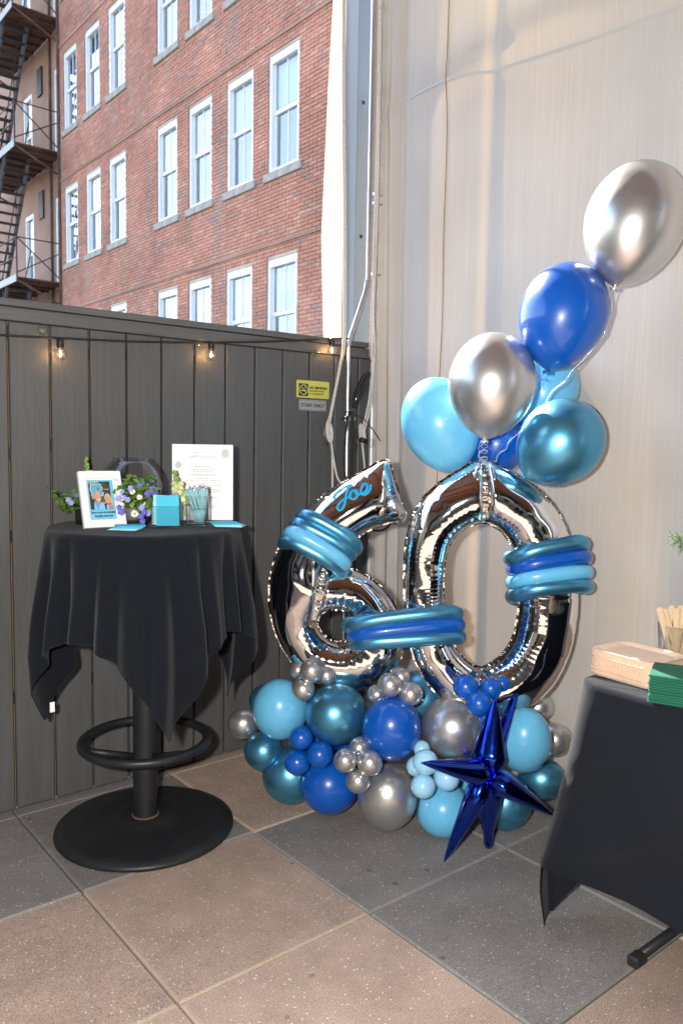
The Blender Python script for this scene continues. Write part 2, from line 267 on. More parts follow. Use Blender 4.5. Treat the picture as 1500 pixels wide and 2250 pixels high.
# ------------------------------------------------------------------ helpers
class MB:
    def __init__(s): s.v = []; s.f = []
    def add(s, vs, fs):
        o = len(s.v); s.v += [tuple(v) for v in vs]; s.f += [tuple(i + o for i in f) for f in fs]; return s
    def box(s, x0, x1, y0, y1, z0, z1, bev=0.0):
        if bev <= 0:
            v = [(x, y, z) for x in (x0, x1) for y in (y0, y1) for z in (z0, z1)]
            return s.add(v, [(0, 1, 3, 2), (4, 6, 7, 5), (0, 4, 5, 1), (2, 3, 7, 6), (0, 2, 6, 4), (1, 5, 7, 3)])
        b = bev; X = (x0, x1); Y = (y0, y1); Z = (z0, z1); vs = []; idx = {}
        for i in (0, 1):
            for j in (0, 1):
                for k in (0, 1):
                    dx, dy, dz = (b, -b)[i], (b, -b)[j], (b, -b)[k]
                    for a in range(3):
                        q = [X[i] + dx, Y[j] + dy, Z[k] + dz]; q[a] = (X[i], Y[j], Z[k])[a]
                        idx[i, j, k, a] = len(vs); vs.append(tuple(q))
        fs = []
        for a in range(3):
            o = [n for n in range(3) if n != a]
            for sd in (0, 1):
                loop = []
                for p_, q_ in ((0, 0), (1, 0), (1, 1), (0, 1)):
                    t = [0, 0, 0]; t[a] = sd; t[o[0]] = p_; t[o[1]] = q_; loop.append(idx[(*t, a)])
                fs.append(tuple(loop))
        for a in range(3):                                   # edges along axis a
            o = [n for n in range(3) if n != a]
            for p_ in (0, 1):
                for q_ in (0, 1):
                    t0 = [0, 0, 0]; t0[o[0]] = p_; t0[o[1]] = q_; t1 = t0[:]; t1[a] = 1
                    fs.append((idx[(*t0, o[0])], idx[(*t0, o[1])], idx[(*t1, o[1])], idx[(*t1, o[0])]))
        for i in (0, 1):
            for j in (0, 1):
                for k in (0, 1): fs.append(tuple(idx[i, j, k, a] for a in range(3)))
        return s.add(vs, fs)
    def tube(s, pts, r, n=10, caps=True, closed=False, flat=1.0):
        pts = [Vector(p) for p in pts]; m = len(pts); rad = r if hasattr(r, '__len__') else [r] * m; rings = []; prev = None
        for i, p in enumerate(pts):
            if closed: t = pts[(i + 1) % m] - pts[i - 1]
            else: t = pts[min(i + 1, m - 1)] - pts[max(i - 1, 0)]
            t = t.normalized()
            if prev is None: a = t.cross(Vector((0, 0, 1))); a = a if a.length > 1e-3 else t.cross(Vector((1, 0, 0)))
            else: a = prev - t * prev.dot(t)
            a.normalize(); prev = a; b = t.cross(a)
            rings.append([p + (a * math.cos(2 * math.pi * k / n) + b * math.sin(2 * math.pi * k / n) * flat) * rad[i] for k in range(n)])
        vs = [v for rg in rings for v in rg]; fs = []
        for i in range(m if closed else m - 1):
            j = (i + 1) % m
            for k in range(n): fs.append((i * n + k, i * n + (k + 1) % n, j * n + (k + 1) % n, j * n + k))
        if caps and not closed: fs += [tuple(range(n - 1, -1, -1)), tuple((m - 1) * n + k for k in range(n))]
        return s.add(vs, fs)
    def lathe(s, prof, n=40, c=(0, 0, 0)):
        m = len(prof); vs = [(c[0] + r * math.cos(2 * math.pi * k / n), c[1] + r * math.sin(2 * math.pi * k / n), c[2] + z) for r, z in prof for k in range(n)]
        fs = [(i * n + k, i * n + (k + 1) % n, (i + 1) * n + (k + 1) % n, (i + 1) * n + k) for i in range(m - 1) for k in range(n)]
        if prof[0][0] > 1e-6: fs.append(tuple(range(n - 1, -1, -1)))
        if prof[-1][0] > 1e-6: fs.append(tuple((m - 1) * n + k for k in range(n)))
        return s.add(vs, fs)
    def prism(s, poly, depth, z=0.0):                        # polygon in local xz, extruded along -y
        n = len(poly); vs = [(x, z, y) for x, y in poly] + [(x, z - depth, y) for x, y in poly]
        return s.add(vs, [tuple(range(n)), tuple(range(2 * n - 1, n - 1, -1))] + [(k, k + n, (k + 1) % n + n, (k + 1) % n) for k in range(n)])
    def mesh(s, name, m, smooth=False):
        me = bpy.data.meshes.new(name); me.from_pydata(s.v, [], s.f); me.update(); me.materials.append(m)
        if smooth: me.polygons.foreach_set('use_smooth', [True] * len(me.polygons))
        return me
    def build(s, name, m, parent=None, smooth=False):
        return put(name, s.mesh(name, m, smooth), parent)
def put(name, me, parent=None, loc=None, rot=None):
    o = bpy.data.objects.new(name, me); col.objects.link(o)
    if parent: o.parent = parent
    if loc: o.location = loc
    if rot: o.rotation_euler = rot
    return o
def tag(o, label=None, cat=None, group=None, kind=None):
    if label: o['label'] = label
    if cat: o['category'] = cat
    if group: o['group'] = group
    if kind: o['kind'] = kind
    return o
def thing(name, label, cat, loc=(0, 0, 0), rz=0.0, group=None):
    o = bpy.data.objects.new(name, None); col.objects.link(o); o.location = loc; o.rotation_euler = (0, 0, rz); o.empty_display_size = 0.1
    return tag(o, label, cat, group)
def copy_tree(o, parent=None):
    c = o.copy(); col.objects.link(c)
    if parent: c.parent = parent
    for ch in list(o.children): copy_tree(ch, c)
    return c
def spline(pts, n=8, closed=False):
    P = [np.array(p, float) for p in pts]; m = len(P); out = []
    for i in range(m if closed else m - 1):
        g = (lambda k: P[k % m]) if closed else (lambda k: P[min(max(k, 0), m - 1)])
        a, b, c, d = g(i - 1), g(i), g(i + 1), g(i + 2)
        for k in range(n):
            t = k / n; out.append(0.5 * (2 * b + (c - a) * t + (2 * a - 5 * b + 4 * c - d) * t * t + (-a + 3 * b - 3 * c + d) * t ** 3))
    if not closed: out.append(P[-1])
    return out
def text_mesh(txt, size, m, align='LEFT', width=None, bold=0.0):
    cu = bpy.data.curves.new('lettering', 'FONT'); cu.body = txt; cu.size = size; cu.align_x = align; cu.extrude = 0.0004; cu.offset = bold
    o = bpy.data.objects.new('lettering', cu); col.objects.link(o); dg = bpy.context.evaluated_depsgraph_get(); dg.update()
    me = bpy.data.meshes.new_from_object(o.evaluated_get(dg)); col.objects.unlink(o); bpy.data.objects.remove(o)
    if width:
        xs = [v.co.x for v in me.vertices]; k = width / max(1e-6, max(xs) - min(xs))
        for v in me.vertices: v.co.x *= k
    me.materials.clear(); me.materials.append(m); return me

# ------------------------------------------------------------------ ground and floor
g = MB().add([(-120, -120, -3.6), (120, -120, -3.6), (120, 120, -3.6), (-120, 120, -3.6)], [(0, 1, 2, 3)]).build('ground', M['asphalt']); tag(g, kind='structure')
floor = MB().box(-6.5, 2.72, -7.0, 2.99, -0.35, -0.012).build('floor', M['bedding']); tag(floor, kind='structure')
S = 0.6096; X0, Y0 = 0.8617, 2.2444
def paver_mesh(m):
    h = S / 2 - 0.0022; b = 0.005; vs = [(-h, -h, -0.035), (h, -h, -0.035), (h, h, -0.035), (-h, h, -0.035), (-h, -h, -b), (h, -h, -b), (h, h, -b), (-h, h, -b),
        (-h + b, -h + b, 0), (h - b, -h + b, 0), (h - b, h - b, 0), (-h + b, h - b, 0)]
    fs = [(8, 9, 10, 11)] + [(a, (a + 1) % 4, (a + 1) % 4 + 4, a + 4) for a in range(4)] + [(a + 4, (a + 1) % 4 + 4, (a + 1) % 4 + 8, a + 8) for a in range(4)]
    return MB().add(vs, fs).mesh('paver', m)
pm = {'t': paver_mesh(M['paver_tan']), 'g': paver_mesh(M['paver_grey'])}
known = {(-1, 0): 'g', (-1, -1): 't', (-1, -2): 't', (0, 0): 'g', (0, -1): 't', (0, -2): 't', (1, 0): 't', (1, -1): 'g', (1, -2): 'g', (1, -3): 't', (2, 0): 'g', (2, -1): 'g', (2, -2): 'g', (2, -3): 't'}
for i in range(-8, 3):
    for j in range(-10, 1):
        k = known.get((i, j), random.choice('ttg'))
        put('paver', pm[k], floor, (X0 + (i + .5) * S, Y0 + (j + .5) * S, random.uniform(-0.0012, 0.0012)), (random.uniform(-.0015, .0015), random.uniform(-.0015, .0015), 0))

for i in range(-8, 3):                                        # cut pavers along the foot of the fence
    k = known.get((i, 0), random.choice('tg')); MB().box(X0 + i * S + .002, X0 + (i + 1) * S - .002, Y0 + S + .002, 2.955, -.035, -.001, .003).build('cut_paver', pm[k].materials[0], floor)
# ------------------------------------------------------------------ fence
FY = 2.89
fence = thing('fence', 'charcoal fence of wide upright boards with a capped top', 'fence', (0, FY, 0))
bw = 0.1447; bm = MB().box(-bw / 2 + .0042, bw / 2 - .0042, 0, 0.021, 0.012, 1.757, 0.0035).mesh('board', M['board'])
for k in range(-36, 13):
    x = 0.8707 + (k - .5) * bw
    if x > 2.52: continue
    put('board', bm, fence, (x, random.uniform(-.0012, .0012), 0))
MB().box(2.4655, 2.545, 0, 0.021, 0.012, 1.757, 0.0035).build('board', M['board'], fence)
MB().box(-4.6, 2.54, 0.034, 0.075, -0.05, 1.76).build('backing', M['rawwood'], fence)
MB().box(-4.6, 2.545, -0.010, 0.085, 1.759, 1.805, 0.003).build('fascia', M['cap'], fence)
cs = [(-.026, 1.807), (-.026, 1.826), (-.022, 1.831), (.100, 1.8505), (.106, 1.8465), (.106, 1.807)]; MB().add([(x, y, z) for x in (-4.6, 2.50) for y, z in cs], [tuple(range(6)), tuple(range(11, 5, -1))] + [(k, k + 6, (k + 1) % 6 + 6, (k + 1) % 6) for k in range(6)]).build('cap_rail', M['cap'], fence)
clip = MB().box(-.0028, .0028, 0.004, 0.034, -.022, .022).mesh('clip', M['blackplastic'])
for k in range(-3, 12):
    for z in (0.42, 0.98, 1.32, 1.70): put('clip', clip, fence, (0.8707 + k * bw, 0.001, z + random.uniform(-.03, .03)))

# ------------------------------------------------------------------ timber roof and the back of the terrace (reflected in the foil)
roof = thing('timber_roof', 'brown cedar roof over the terrace', 'roof', (0, 0, 3.72))
for i in range(35):
    MB().box(-6.4, 2.4, 2.62 - (i + 1) * .28, 2.62 - i * .28 - .012, 0.0, 0.03).build('plank', M['wood_roof'], roof)
for i in range(8): MB().box(-6.0 + i * 1.15, -5.9 + i * 1.15, -7.1, 2.6, -0.2, -0.002).build('joist', M['wood_roof'], roof)
MB().box(-6.4, 2.4, 2.625, 2.72, -0.16, 0.05).build('edge_beam', M['wood_roof'], roof)
bwl = thing('rear_wall', 'grey rear wall of the terrace with wide openings', 'wall', (0, -7.0, 0))
for a, b in ((-6.4, -4.6), (-2.6, -1.2), (0.8, 2.6)): MB().box(a, b, -0.2, 0, 0, 3.5).build('pier', M['stucco'], bwl)
MB().box(-6.4, 2.6, -0.2, 0, 3.5, 4.0).build('lintel', M['stucco'], bwl)
for a, b in ((-4.6, -2.6), (-1.2, 0.8)): MB().box(a, b, -0.16, -0.14, 0, 3.5).build('glazing', M['darkglass'], bwl)

swl = thing('ambient_block_wall', 'unseen grey wall added at the terrace end to cut ambient light', 'wall', (-4.75, 0, 0))  # unseen wall, added to lower the ambient light under the roof
MB().box(-.2, 0, -6.9, 2.86, -.01, 3.70).build('wall_face', M['stucco'], swl); MB().box(0.002, .03, -3.0, 0.5, 0.4, 2.6).build('glazing', M['darkglass'], swl)
# ------------------------------------------------------------------ brick building
XB = 7.9
bld = thing('brick_building', 'red brick building with white sash windows beyond the fence', 'building', (XB, 0, 0))
WY = [8.2, 11.33, 12.69, 14.13, 15.50, 17.96, 19.36, 20.80]; WW = 0.90; ROWS = [(-2.27, -0.34), (1.10, 3.03 + .0), (2.57, 4.50), (5.94, 7.87), (9.31, 11.24)]
ROWS = [(2.57, 4.50), (5.94, 7.87), (9.31, 11.24), (12.68, 14.61)]
wins = [(y, z0, z1) for y in WY for z0, z1 in ROWS]
YR = 21.52                                                 # end of the near wing
# mortar wall with openings: strips
mw = MB(); zs = sorted({-3.6, 16.4} | {z for r in ROWS for z in r})
for a, b in zip(zs, zs[1:]):
    hole = any(abs(a - r[0]) < 1e-6 for r in ROWS)
    if not hole: mw.box(0.012, 0.34, 5.0, YR, a, b)
    else:
        ys = [5.0] + [v for y in WY for v in (y - WW / 2, y + WW / 2)] + [YR]
        for c, d in zip(ys[::2], ys[1::2]): mw.box(0.012, 0.34, c, d, a, b)
mw.build('wall', M['mortar'], bld)
BC, BL = 0.0645, 0.212
rows = int((16.3 - 2.3) / BC); bricks = []
for i in range(rows):
    z = 2.3 + i * BC; off = (i % 2) * BL / 2; hdr = (i % 6 == 5); L_ = BL / 2 if hdr else BL
    y = 7.2 + off
    while y < YR - 0.01:
        y1 = min(y + L_, YR); a, b = y + .005, y1 - .005
        for wy in WY:
            for z0, z1 in ROWS:
                if z + BC > z0 - 0.14 + .002 and z < z1:       # courses beside an opening or its sill
                    lo, hi = wy - WW / 2, wy + WW / 2
                    if z < z0: lo -= .1; hi += .1
                    if a < hi and b > lo:
                        if a < lo - .03: b = lo
                        elif b > hi + .03: a = hi
                        else: a = b
        if b - a > 0.02: bricks.append((a, b, z + .005, z + BC - .005))
        y = y1
bricks.sort(key=lambda q: (abs(q[0] - 10.3) + 0.55 * abs(q[2] - 5.6)))
one = {}
for a, b, c, d in bricks[:300]:
    key = round(b - a, 3)
    if key not in one: one[key] = MB().box(-.006, .02, 0, b - a, 0, d - c, 0.0025).mesh('brick', M['brick'])
    put('brick', one[key], bld, (random.uniform(-.004, .003), a, c))
rest = np.array(bricks[300:]); nb = len(rest); x0 = rng.uniform(-.011, -.004, nb)
V = np.zeros((nb, 8, 3))
for i, (sx, sy, sz) in enumerate([(0, 0, 0), (0, 1, 0), (0, 1, 1), (0, 0, 1), (1, 0, 0), (1, 1, 0), (1, 1, 1), (1, 0, 1)]):
    V[:, i, 0] = np.where(sx, 0.02, x0); V[:, i, 1] = rest[:, 1] if sy else rest[:, 0]; V[:, i, 2] = rest[:, 3] if sz else rest[:, 2]
F = np.array([(0, 3, 2, 1), (0, 1, 5, 4), (3, 7, 6, 2), (0, 4, 7, 3), (1, 2, 6, 5)]); FF = (F[None] + 8 * np.arange(nb)[:, None, None]).reshape(-1, 4)
me = bpy.data.meshes.new('brickwork'); me.from_pydata(V.reshape(-1, 3).tolist(), [], FF.tolist()); me.materials.append(M['brick'])
at_ = me.attributes.new('rnd', 'FLOAT', 'FACE'); at_.data.foreach_set('value', np.repeat(rng.random(nb), 5))
bo = put('brickwork', me, bld); tag(bo, kind='stuff')
# string course lines of brick below the heads
for z in (4.50 + .22, 7.87 + .22, 11.24 + .22, 14.61 + .22): MB().box(-0.028, 0.0, 7.2, YR, z, z + .05).build('brick_band', M['far_brick'], bld)
def window(w, h):
    t = 0.085
    fr = MB().box(0.02, 0.17, -w / 2 + .004, -w / 2 + t, .004, h - .004).box(0.02, 0.17, w / 2 - t, w / 2 - .004, .004, h - .004).box(0.022, 0.168, -w / 2 + t, w / 2 - t, h - .13, h - .004).box(0.022, 0.168, -w / 2 + t, w / 2 - t, .004, .07)
    o = put('window', fr.mesh('window', M['trim']))
    MB().box(0.075, 0.125, -w / 2 + t, w / 2 - t, h * .52 - .035, h * .52 + .035).build('sash_rail', M['trim'], o)
    for z0, z1 in ((.07, h * .52 - .035), (h * .52 + .035, h - .13)):
        up = z0 > .5; xx = 0.08 if up else 0.105
        MB().box(xx, xx + .022, -.014, .014, z0, z1).build('muntin', M['trim'], o)
        MB().box(xx - .005, xx + .027, -w / 2 + t, -w / 2 + t + .035, z0, z1).build('sash_stile', M['trim'], o); MB().box(xx - .005, xx + .027, w / 2 - t - .035, w / 2 - t, z0, z1).build('sash_stile', M['trim'], o)
        for sgn in (-1, 1):
            a, b = sorted((sgn * .014, sgn * (w / 2 - t - .035))); MB().box(xx + .006, xx + .012, a, b, z0, z1).build('pane', M['pane'], o)
    MB().box(0.20, 0.215, -w / 2 + .05, w / 2 - .05, h * (.50), h - .05).build('blind', M['blind'], o)
    MB().box(0.26, 0.28, -w / 2 + .02, w / 2 - .02, .02, h - .03).build('room_behind', M['interior'], o)
    MB().box(-0.045, 0.16, -w / 2 - .09, w / 2 + .09, -.135, 0.0, 0.006).build('sill', M['stone'], o)
    return o
proto = window(WW, 1.93)
for n, (y, z0, z1) in enumerate(wins):
    o = proto if n == 0 else copy_tree(proto)
    o.parent = bld; o.location = (0, y, z0)
    for ch in o.children:
        if ch.name.startswith('blind'): ch.scale.z = random.choice((1, 1, .8, .55, .93)); ch.location.z = (1 - ch.scale.z) * 1.88
# set-back wing behind the fire escape
wing = thing('rear_wing', 'brown brick rear wing behind the fire escape', 'building', (XB + .18, 0, 0))
wy2 = [22.05, 24.6]; ys = [YR + .002]; 
for y in wy2: ys += [y - .38, y + .38]
ys.append(31.0); fw_ = MB()
zs = [-3.6] + [v for r in ROWS for v in (r[0] - .35, r[1] + .05)] + [16.4]
for q, (a, b) in enumerate(zip(zs, zs[1:])):
    if q % 2 == 0: fw_.box(0, .3, YR + .002, 31.0, a, b)
    else:
        for c, d in zip(ys[::2], ys[1::2]): fw_.box(0, .3, c, d, a, b)
fw_.build('wall', M['far_brick'], wing)
pw = window(0.76, 2.33)
for n, (y, (z0, z1)) in enumerate([(y, r) for y in wy2 for r in ROWS]):
    o = pw if n == 0 else copy_tree(pw)
    o.parent = wing; o.location = (-.01, y, z0 - .35)
MB().box(-.06, 0.0, 22.62, 22.70, -3, 16.4).build('downpipe', M['rust'], wing)
for z in (7.6, 10.95): MB().box(-.05, 0.0, 23.3, 23.65, z, z + .75).build('vent', M['iron'], wing)

# ------------------------------------------------------------------ fire escape
fe = thing('fire_escape', 'black iron fire escape with rusty platforms on the brick wall', 'fire escape', (0, 0, 0))
levels = [2.15, 5.53, 8.90, 12.27, 15.64]; xo, xi, ya, yb = 6.76, 7.90, 21.60, 26.0
bars = lambda m, r=.022: m
for li, z in enumerate(levels):
    d = MB().box(xo, xi + .15, ya, yb, z - .03, z).build('platform', M['rust'], fe)
    for k in range(9): MB().box(xo + .03, xi + .12, ya + .3 + k * .48, ya + .34 + k * .48, z - .09, z - .032).build('joist', M['rust'], d)
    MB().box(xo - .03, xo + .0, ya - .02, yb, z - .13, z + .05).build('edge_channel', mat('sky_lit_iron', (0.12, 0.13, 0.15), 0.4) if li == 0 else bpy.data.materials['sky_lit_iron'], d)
    MB().tube([(xo, ya, z - .08), (xi + .02, ya, z - .62)], .028, 6).build('brace', M['rust'], fe)
    MB().tube([(xo, yb - .6, z - .08), (xi + .1, yb - .6, z - .62)], .028, 6).build('brace', M['rust'], fe)
    for a, b in (((xo, ya, z + 1.0), (xi + .02, ya, z + 1.0)), ((xo, ya, z + 1.0), (xi, ya, z + .06)), ((xo, ya, z + .1), (xi, ya, z + .75)), ((xo, ya, z + 1.0), (xo, yb, z + 1.0)), ((xo, ya, z + .5), (xo, yb, z + .5))):
        MB().tube([a, b], .016, 6).build('rail', M['iron'], fe)
    for y in (ya, ya + 1.5, ya + 3.0, yb): MB().tube([(xo, y, z), (xo, y, z + 1.02)], .020, 6).build('post', M['iron'], fe)
    if li + 1 < len(levels):
        zt = levels[li + 1]; y0_, y1_ = 24.9, 22.5; sx0, sx1 = xo + .06, xo + .66
        for x in (sx0, sx1):
            MB().tube([(x, y0_, z), (x, y1_, zt)], .055, 6, flat=.35).build('stringer', bpy.data.materials['sky_lit_iron'], fe)
            MB().tube([(x, y0_, z + .9), (x, y1_, zt + .9)], .016, 6).build('handrail', M['iron'], fe)
            for q in (.2, .5, .8): MB().tube([(x, y0_ + (y1_ - y0_) * q, z + (zt - z) * q), (x, y0_ + (y1_ - y0_) * q, z + (zt - z) * q + .9)], .014, 6).build('baluster', M['iron'], fe)
        for q in range(14):
            f_ = (q + .7) / 14.4; yy = y0_ + (y1_ - y0_) * f_; zz = z + (zt - z) * f_
            MB().box(sx0, sx1, yy - .11, yy + .11, zz - .022, zz).build('tread', M['iron'], fe)
MB().tube([(xi - .03, ya - .06, -3), (xi - .03, ya - .06, 16.4)], .045, 8).build('standpipe', M['rust'], fe)

# ------------------------------------------------------------------ corner: column, curtain, screen, rails, ropes
column = thing('steel_column', 'blue grey painted steel column at the corner behind the fence', 'column', (2.512, 2.992, -0.3))
MB().box(0, .098, 0, .10, 0, 5.4, .004).build('shaft', M['column'], column)
for z in (1.58, 2.65, 3.27): MB().lathe([(0.0, .006), (.006, .005), (.009, 0)], 10).build('bolt', M['iron'], column).matrix_local = Matrix.Translation((.035, -.001, z)) @ Matrix.Rotation(R(90), 4, 'X')
def sheet(nu, nv, fn, name, m, parent=None, smooth=True):
    vs = [fn(i / nu, j / nv) for j in range(nv + 1) for i in range(nu + 1)]
    fs = [(j * (nu + 1) + i, j * (nu + 1) + i + 1, (j + 1) * (nu + 1) + i + 1, (j + 1) * (nu + 1) + i) for j in range(nv) for i in range(nu)]
    return MB().add(vs, fs).build(name, m, parent, smooth)
def cream_edge(z):                                          # outline of the gathered curtain
    return float(np.interp(z, [1.2, 1.84, 2.35, 3.0, 3.46, 5.0], [2.452, 2.447, 2.420, 2.448, 2.478, 2.52]))
cur = thing('gathered_curtain', 'cream curtain gathered beside the steel column, glowing in the sun', 'curtain', (0, 0, 0))
sheet(26, 60, lambda u, v: ((lambda z: (cream_edge(z) * (1 - u) + 2.585 * u, 3.125 + .024 * math.sin(u * 15 + .5 * z + .8 * math.sin(z * 1.7)), z))(0.6 + v * 4.4)), 'cloth', M['cream'], cur)
def screen_x(y, z):
    d = 2.88 - y; pl = math.exp(-(d / .13) ** 2)
    x = 2.55 + .012 * math.sin(y * 3.1 + z * .6) + .006 * math.sin(y * 7.7 - z * 1.9)
    for c, wd, a in ((0.055, .022, .028), (0.125, .018, -.026), (0.165 + .012 * (z - 2), .012, .024)):
        x += a * math.exp(-((d - c - .012 * math.sin(z * 1.3)) / wd) ** 2)
    x -= .010 * math.exp(-((z - (2.9 + .05 * math.sin(y * 4))) / .05) ** 2)
    x += .008 * math.exp(-((y - 2.20 - .02 * math.sin(z)) / .03) ** 2)
    return x
scr = thing('fabric_screen', 'tall beige woven fabric screen with seams closing the terrace side', 'screen', (0, 0, 0))
sheet(220, 90, lambda u, v: ((lambda y, z: (screen_x(y, z), y, z))(2.868 - (u ** 1.35) * 5.4, 0.01 + v * 4.6)), 'panel', M['screen'], scr)
def on_screen(y, z, off=.003): return (screen_x(y, z) - off, y, z)
sm = []
for i in range(61):
    y = 2.70 - i * (2.70 - 0.5) / 60; t = (2.70 - y); z = 2.885 + .02 * math.sin(t * 2.5) + .10 * t - .02 * t * t * 0 - .16 * max(0, t - .25)*0.0 - 0.20 * t ** 1.3
    z = 2.885 + 0.03 * math.sin(min(t, .5) * 6.28) - 0.075 * t
    sm.append((y, z))
mb = MB()
vs = [on_screen(y, z + s) for y, z in sm for s in (-.006, .006)]
mb.add(vs, [(2 * i, 2 * i + 1, 2 * i + 3, 2 * i + 2) for i in range(len(sm) - 1)]).build('seam_tape', M['tape'], scr, True)
MB().tube([on_screen(2.452 + .003 * math.sin(z * 9), z, .004) for z in [0.3 + k * .1 for k in range(38)]], .0022, 6).build('draw_cord', M['rawwood'], scr)
fr_ = [(screen_x(2.86, z) - .006 + .004 * math.sin(z * 60 + 3 * math.sin(z * 13)), 2.872 + .008 * math.sin(z * 47 + 2 * math.sin(z * 9)), z) for z in [0.02 + k * .012 for k in range(280)]]
MB().tube(fr_, [.007 + .005 * abs(math.sin(k * .9 + math.sin(k * .37))) for k in range(280)], 7).build('frayed_edge', M['fringe'], scr, True)
rail = thing('curtain_track', 'white aluminium track standing at the edge of the fabric screen', 'track', (2.492, 2.825, 0))
MB().box(0, .030, 0, .018, .03, 1.74, .003).box(.006, .024, -.006, 0, .03, 1.74).build('profile', M['alu'], rail)
MB().box(0.0, .030, 0.012, .03, 1.76, 4.4, .003).build('upper_profile', mat('beige_profile', (0.45, 0.41, 0.36), .5), rail)
for z in (1.12, 2.14, 2.46, 2.50): MB().tube([(-.012, .006, z), (.04, .006, z)], .006, 8).build('screw', M['steel'], rail)
con = thing('conduit', 'galvanised conduit pipe bending up beside the column', 'pipe', (0, 0, 0))
MB().tube(spline([(2.358, 2.845, .05), (2.360, 2.845, 1.2), (2.360, 2.845, 1.72), (2.364, 2.845, 1.82), (2.395, 2.848, 1.90), (2.445, 2.852, 2.02), (2.470, 2.855, 2.10), (2.478, 2.855, 2.3), (2.480, 2.855, 4.2)], 8), .0105, 12).build('pipe', M['galv'], con, True)
for z in (1.47, .7): MB().box(2.335, 2.385, 2.83, 2.836, z - .012, z + .012, .002).build('strap', M['steel'], con)
for z in (1.47,):
    for x in (2.336, 2.392): MB().tube([(x, 2.825, z), (x, 2.86, z)], .007, 8).build('wing_nut', M['steel'], con)
cb = thing('cable_bundle', 'black cables tied against the conduit pipe', 'cable', (0, 0, 0))
for k, (dx, dy) in enumerate(((-.016, -.012), (.004, -.018), (.018, -.006))):
    MB().tube(spline([(2.362 + dx * .6, 2.835 + dy, 1.50), (2.352 + dx * 1.6, 2.83 + dy, 1.38), (2.352 + dx * 1.7, 2.832 + dy, 1.25), (2.366 + dx * .5, 2.834 + dy, 1.08), (2.372 + dx, 2.834 + dy, .75), (2.37 + dx, 2.834 + dy, .1)], 8), .0045, 8).build('cable', M['blackrubber'], cb, True)
MB().tube(spline([(2.37, 2.82, 1.49), (2.42, 2.80, 1.47), (2.46, 2.79, 1.43), (2.51, 2.78, 1.37)], 6), .0022, 6).build('cable_tie', M['blackplastic'], cb)
for z in (1.50, 1.10): MB().tube([(2.365 + .024 * math.cos(a), 2.836 + .02 * math.sin(a), z) for a in np.linspace(0, 6.28, 20)[:-1]], .003, 6, closed=True).build('cable_tie', M['blackplastic'], cb)
MB().tube(spline([(2.41, 2.80, .98), (2.455, 2.74, .955), (2.49, 2.70, .97), (2.52, 2.68, 1.03)], 6), .005, 8).build('cable', M['blackrubber'], cb, True)
sc = MB(); pts = spline([(2.372, 2.822, 1.52), (2.388, 2.815, 1.57), (2.415, 2.806, 1.63), (2.440, 2.80, 1.675), (2.447, 2.798, 1.69)], 8)
sc.tube(pts, [.006 + .021 * math.sin(math.pi * min(1, (k + 2) / len(pts))) ** .8 for k in range(len(pts))], 10, flat=.8)
tag(sc.build('folded_bag', M['darkglass'], None, True), 'shiny black plastic pouch tied to the conduit pipe', 'pouch')
def rope(name, label, paths, coil, m=M['rope']):
    t = thing(name, label, 'rope', (0, 0, 0), group=None)
    for q in paths: MB().tube(spline(q, 8), .0052, 8).build('strand', m, t, True)
    (cx, cy, cz), n = coil
    for k in range(n):
        a = [(cx + .010 * math.cos(u) * (1 + .3 * math.sin(k)), cy - .012 - .004 * k % .012 + .006 * math.sin(u), cz + .042 * math.sin(u) + .004 * math.cos(k * 2)) for u in np.linspace(0, 6.28, 22)[:-1]]
        a = [(x + .006 * math.sin(k * 1.7), y - .003 * k, z) for x, y, z in a]
        MB().tube(a, .0052, 7, closed=True).build('coil', m, t, True)
    return t
def cleat(loc, label):
    t = thing('cleat', label, 'cleat', loc)
    MB().tube([(0, 0, -.062), (0, -.008, -.03), (0, -.008, .03), (0, 0, .062)], [.003, .007, .007, .003], 8).build('horn', M['steel'], t, True)
    MB().box(-.008, .008, -.008, .012, -.02, .02).build('base', M['steel'], t)
cleat((2.252, 2.862, 1.405), 'steel cleat on the fence below the staff sign')
rope('rope', 'long pale rope dropping from above to a cleat beside the signs', [[(2.245, 2.80, 4.3), (2.262, 2.80, 3.0), (2.285, 2.80, 2.3), (2.296, 2.805, 1.83), (2.288, 2.82, 1.70), (2.262, 2.845, 1.50), (2.243, 2.85, 1.42)],
    [(2.249, 2.795, 4.3), (2.267, 2.795, 3.0), (2.290, 2.795, 2.3), (2.301, 2.80, 1.83), (2.293, 2.82, 1.70), (2.268, 2.845, 1.50), (2.252, 2.85, 1.42)],
    [(2.256, 2.845, 1.40), (2.268, 2.84, 1.34), (2.272, 2.84, 1.27), (2.275, 2.84, 1.14)], [(2.262, 2.84, 1.36), (2.275, 2.835, 1.28), (2.295, 2.83, 1.20), (2.318, 2.825, 1.17)]], ((2.252, 2.86, 1.405), 4))
cleat((2.437, 2.845, 1.40), 'steel cleat under the knotted rope beside the white track')
rope('rope', 'doubled pale rope knotted down beside the white track', [[(2.478, 2.82, 4.3), (2.484, 2.815, 3.0), (2.476, 2.81, 2.5), (2.462, 2.80, 2.15), (2.468, 2.80, 1.95), (2.457, 2.79, 1.80), (2.458, 2.79, 1.70), (2.450, 2.80, 1.55), (2.440, 2.83, 1.42)],
    [(2.482, 2.815, 4.3), (2.489, 2.81, 3.0), (2.480, 2.80, 2.5), (2.470, 2.795, 2.15), (2.460, 2.79, 1.95), (2.468, 2.785, 1.80), (2.462, 2.785, 1.70), (2.457, 2.79, 1.55), (2.446, 2.82, 1.42)],
    [(2.437, 2.83, 1.38), (2.445, 2.82, 1.28), (2.450, 2.815, 1.22), (2.462, 2.81, 1.15), (2.475, 2.81, 1.02)]], ((2.435, 2.845, 1.40), 4))
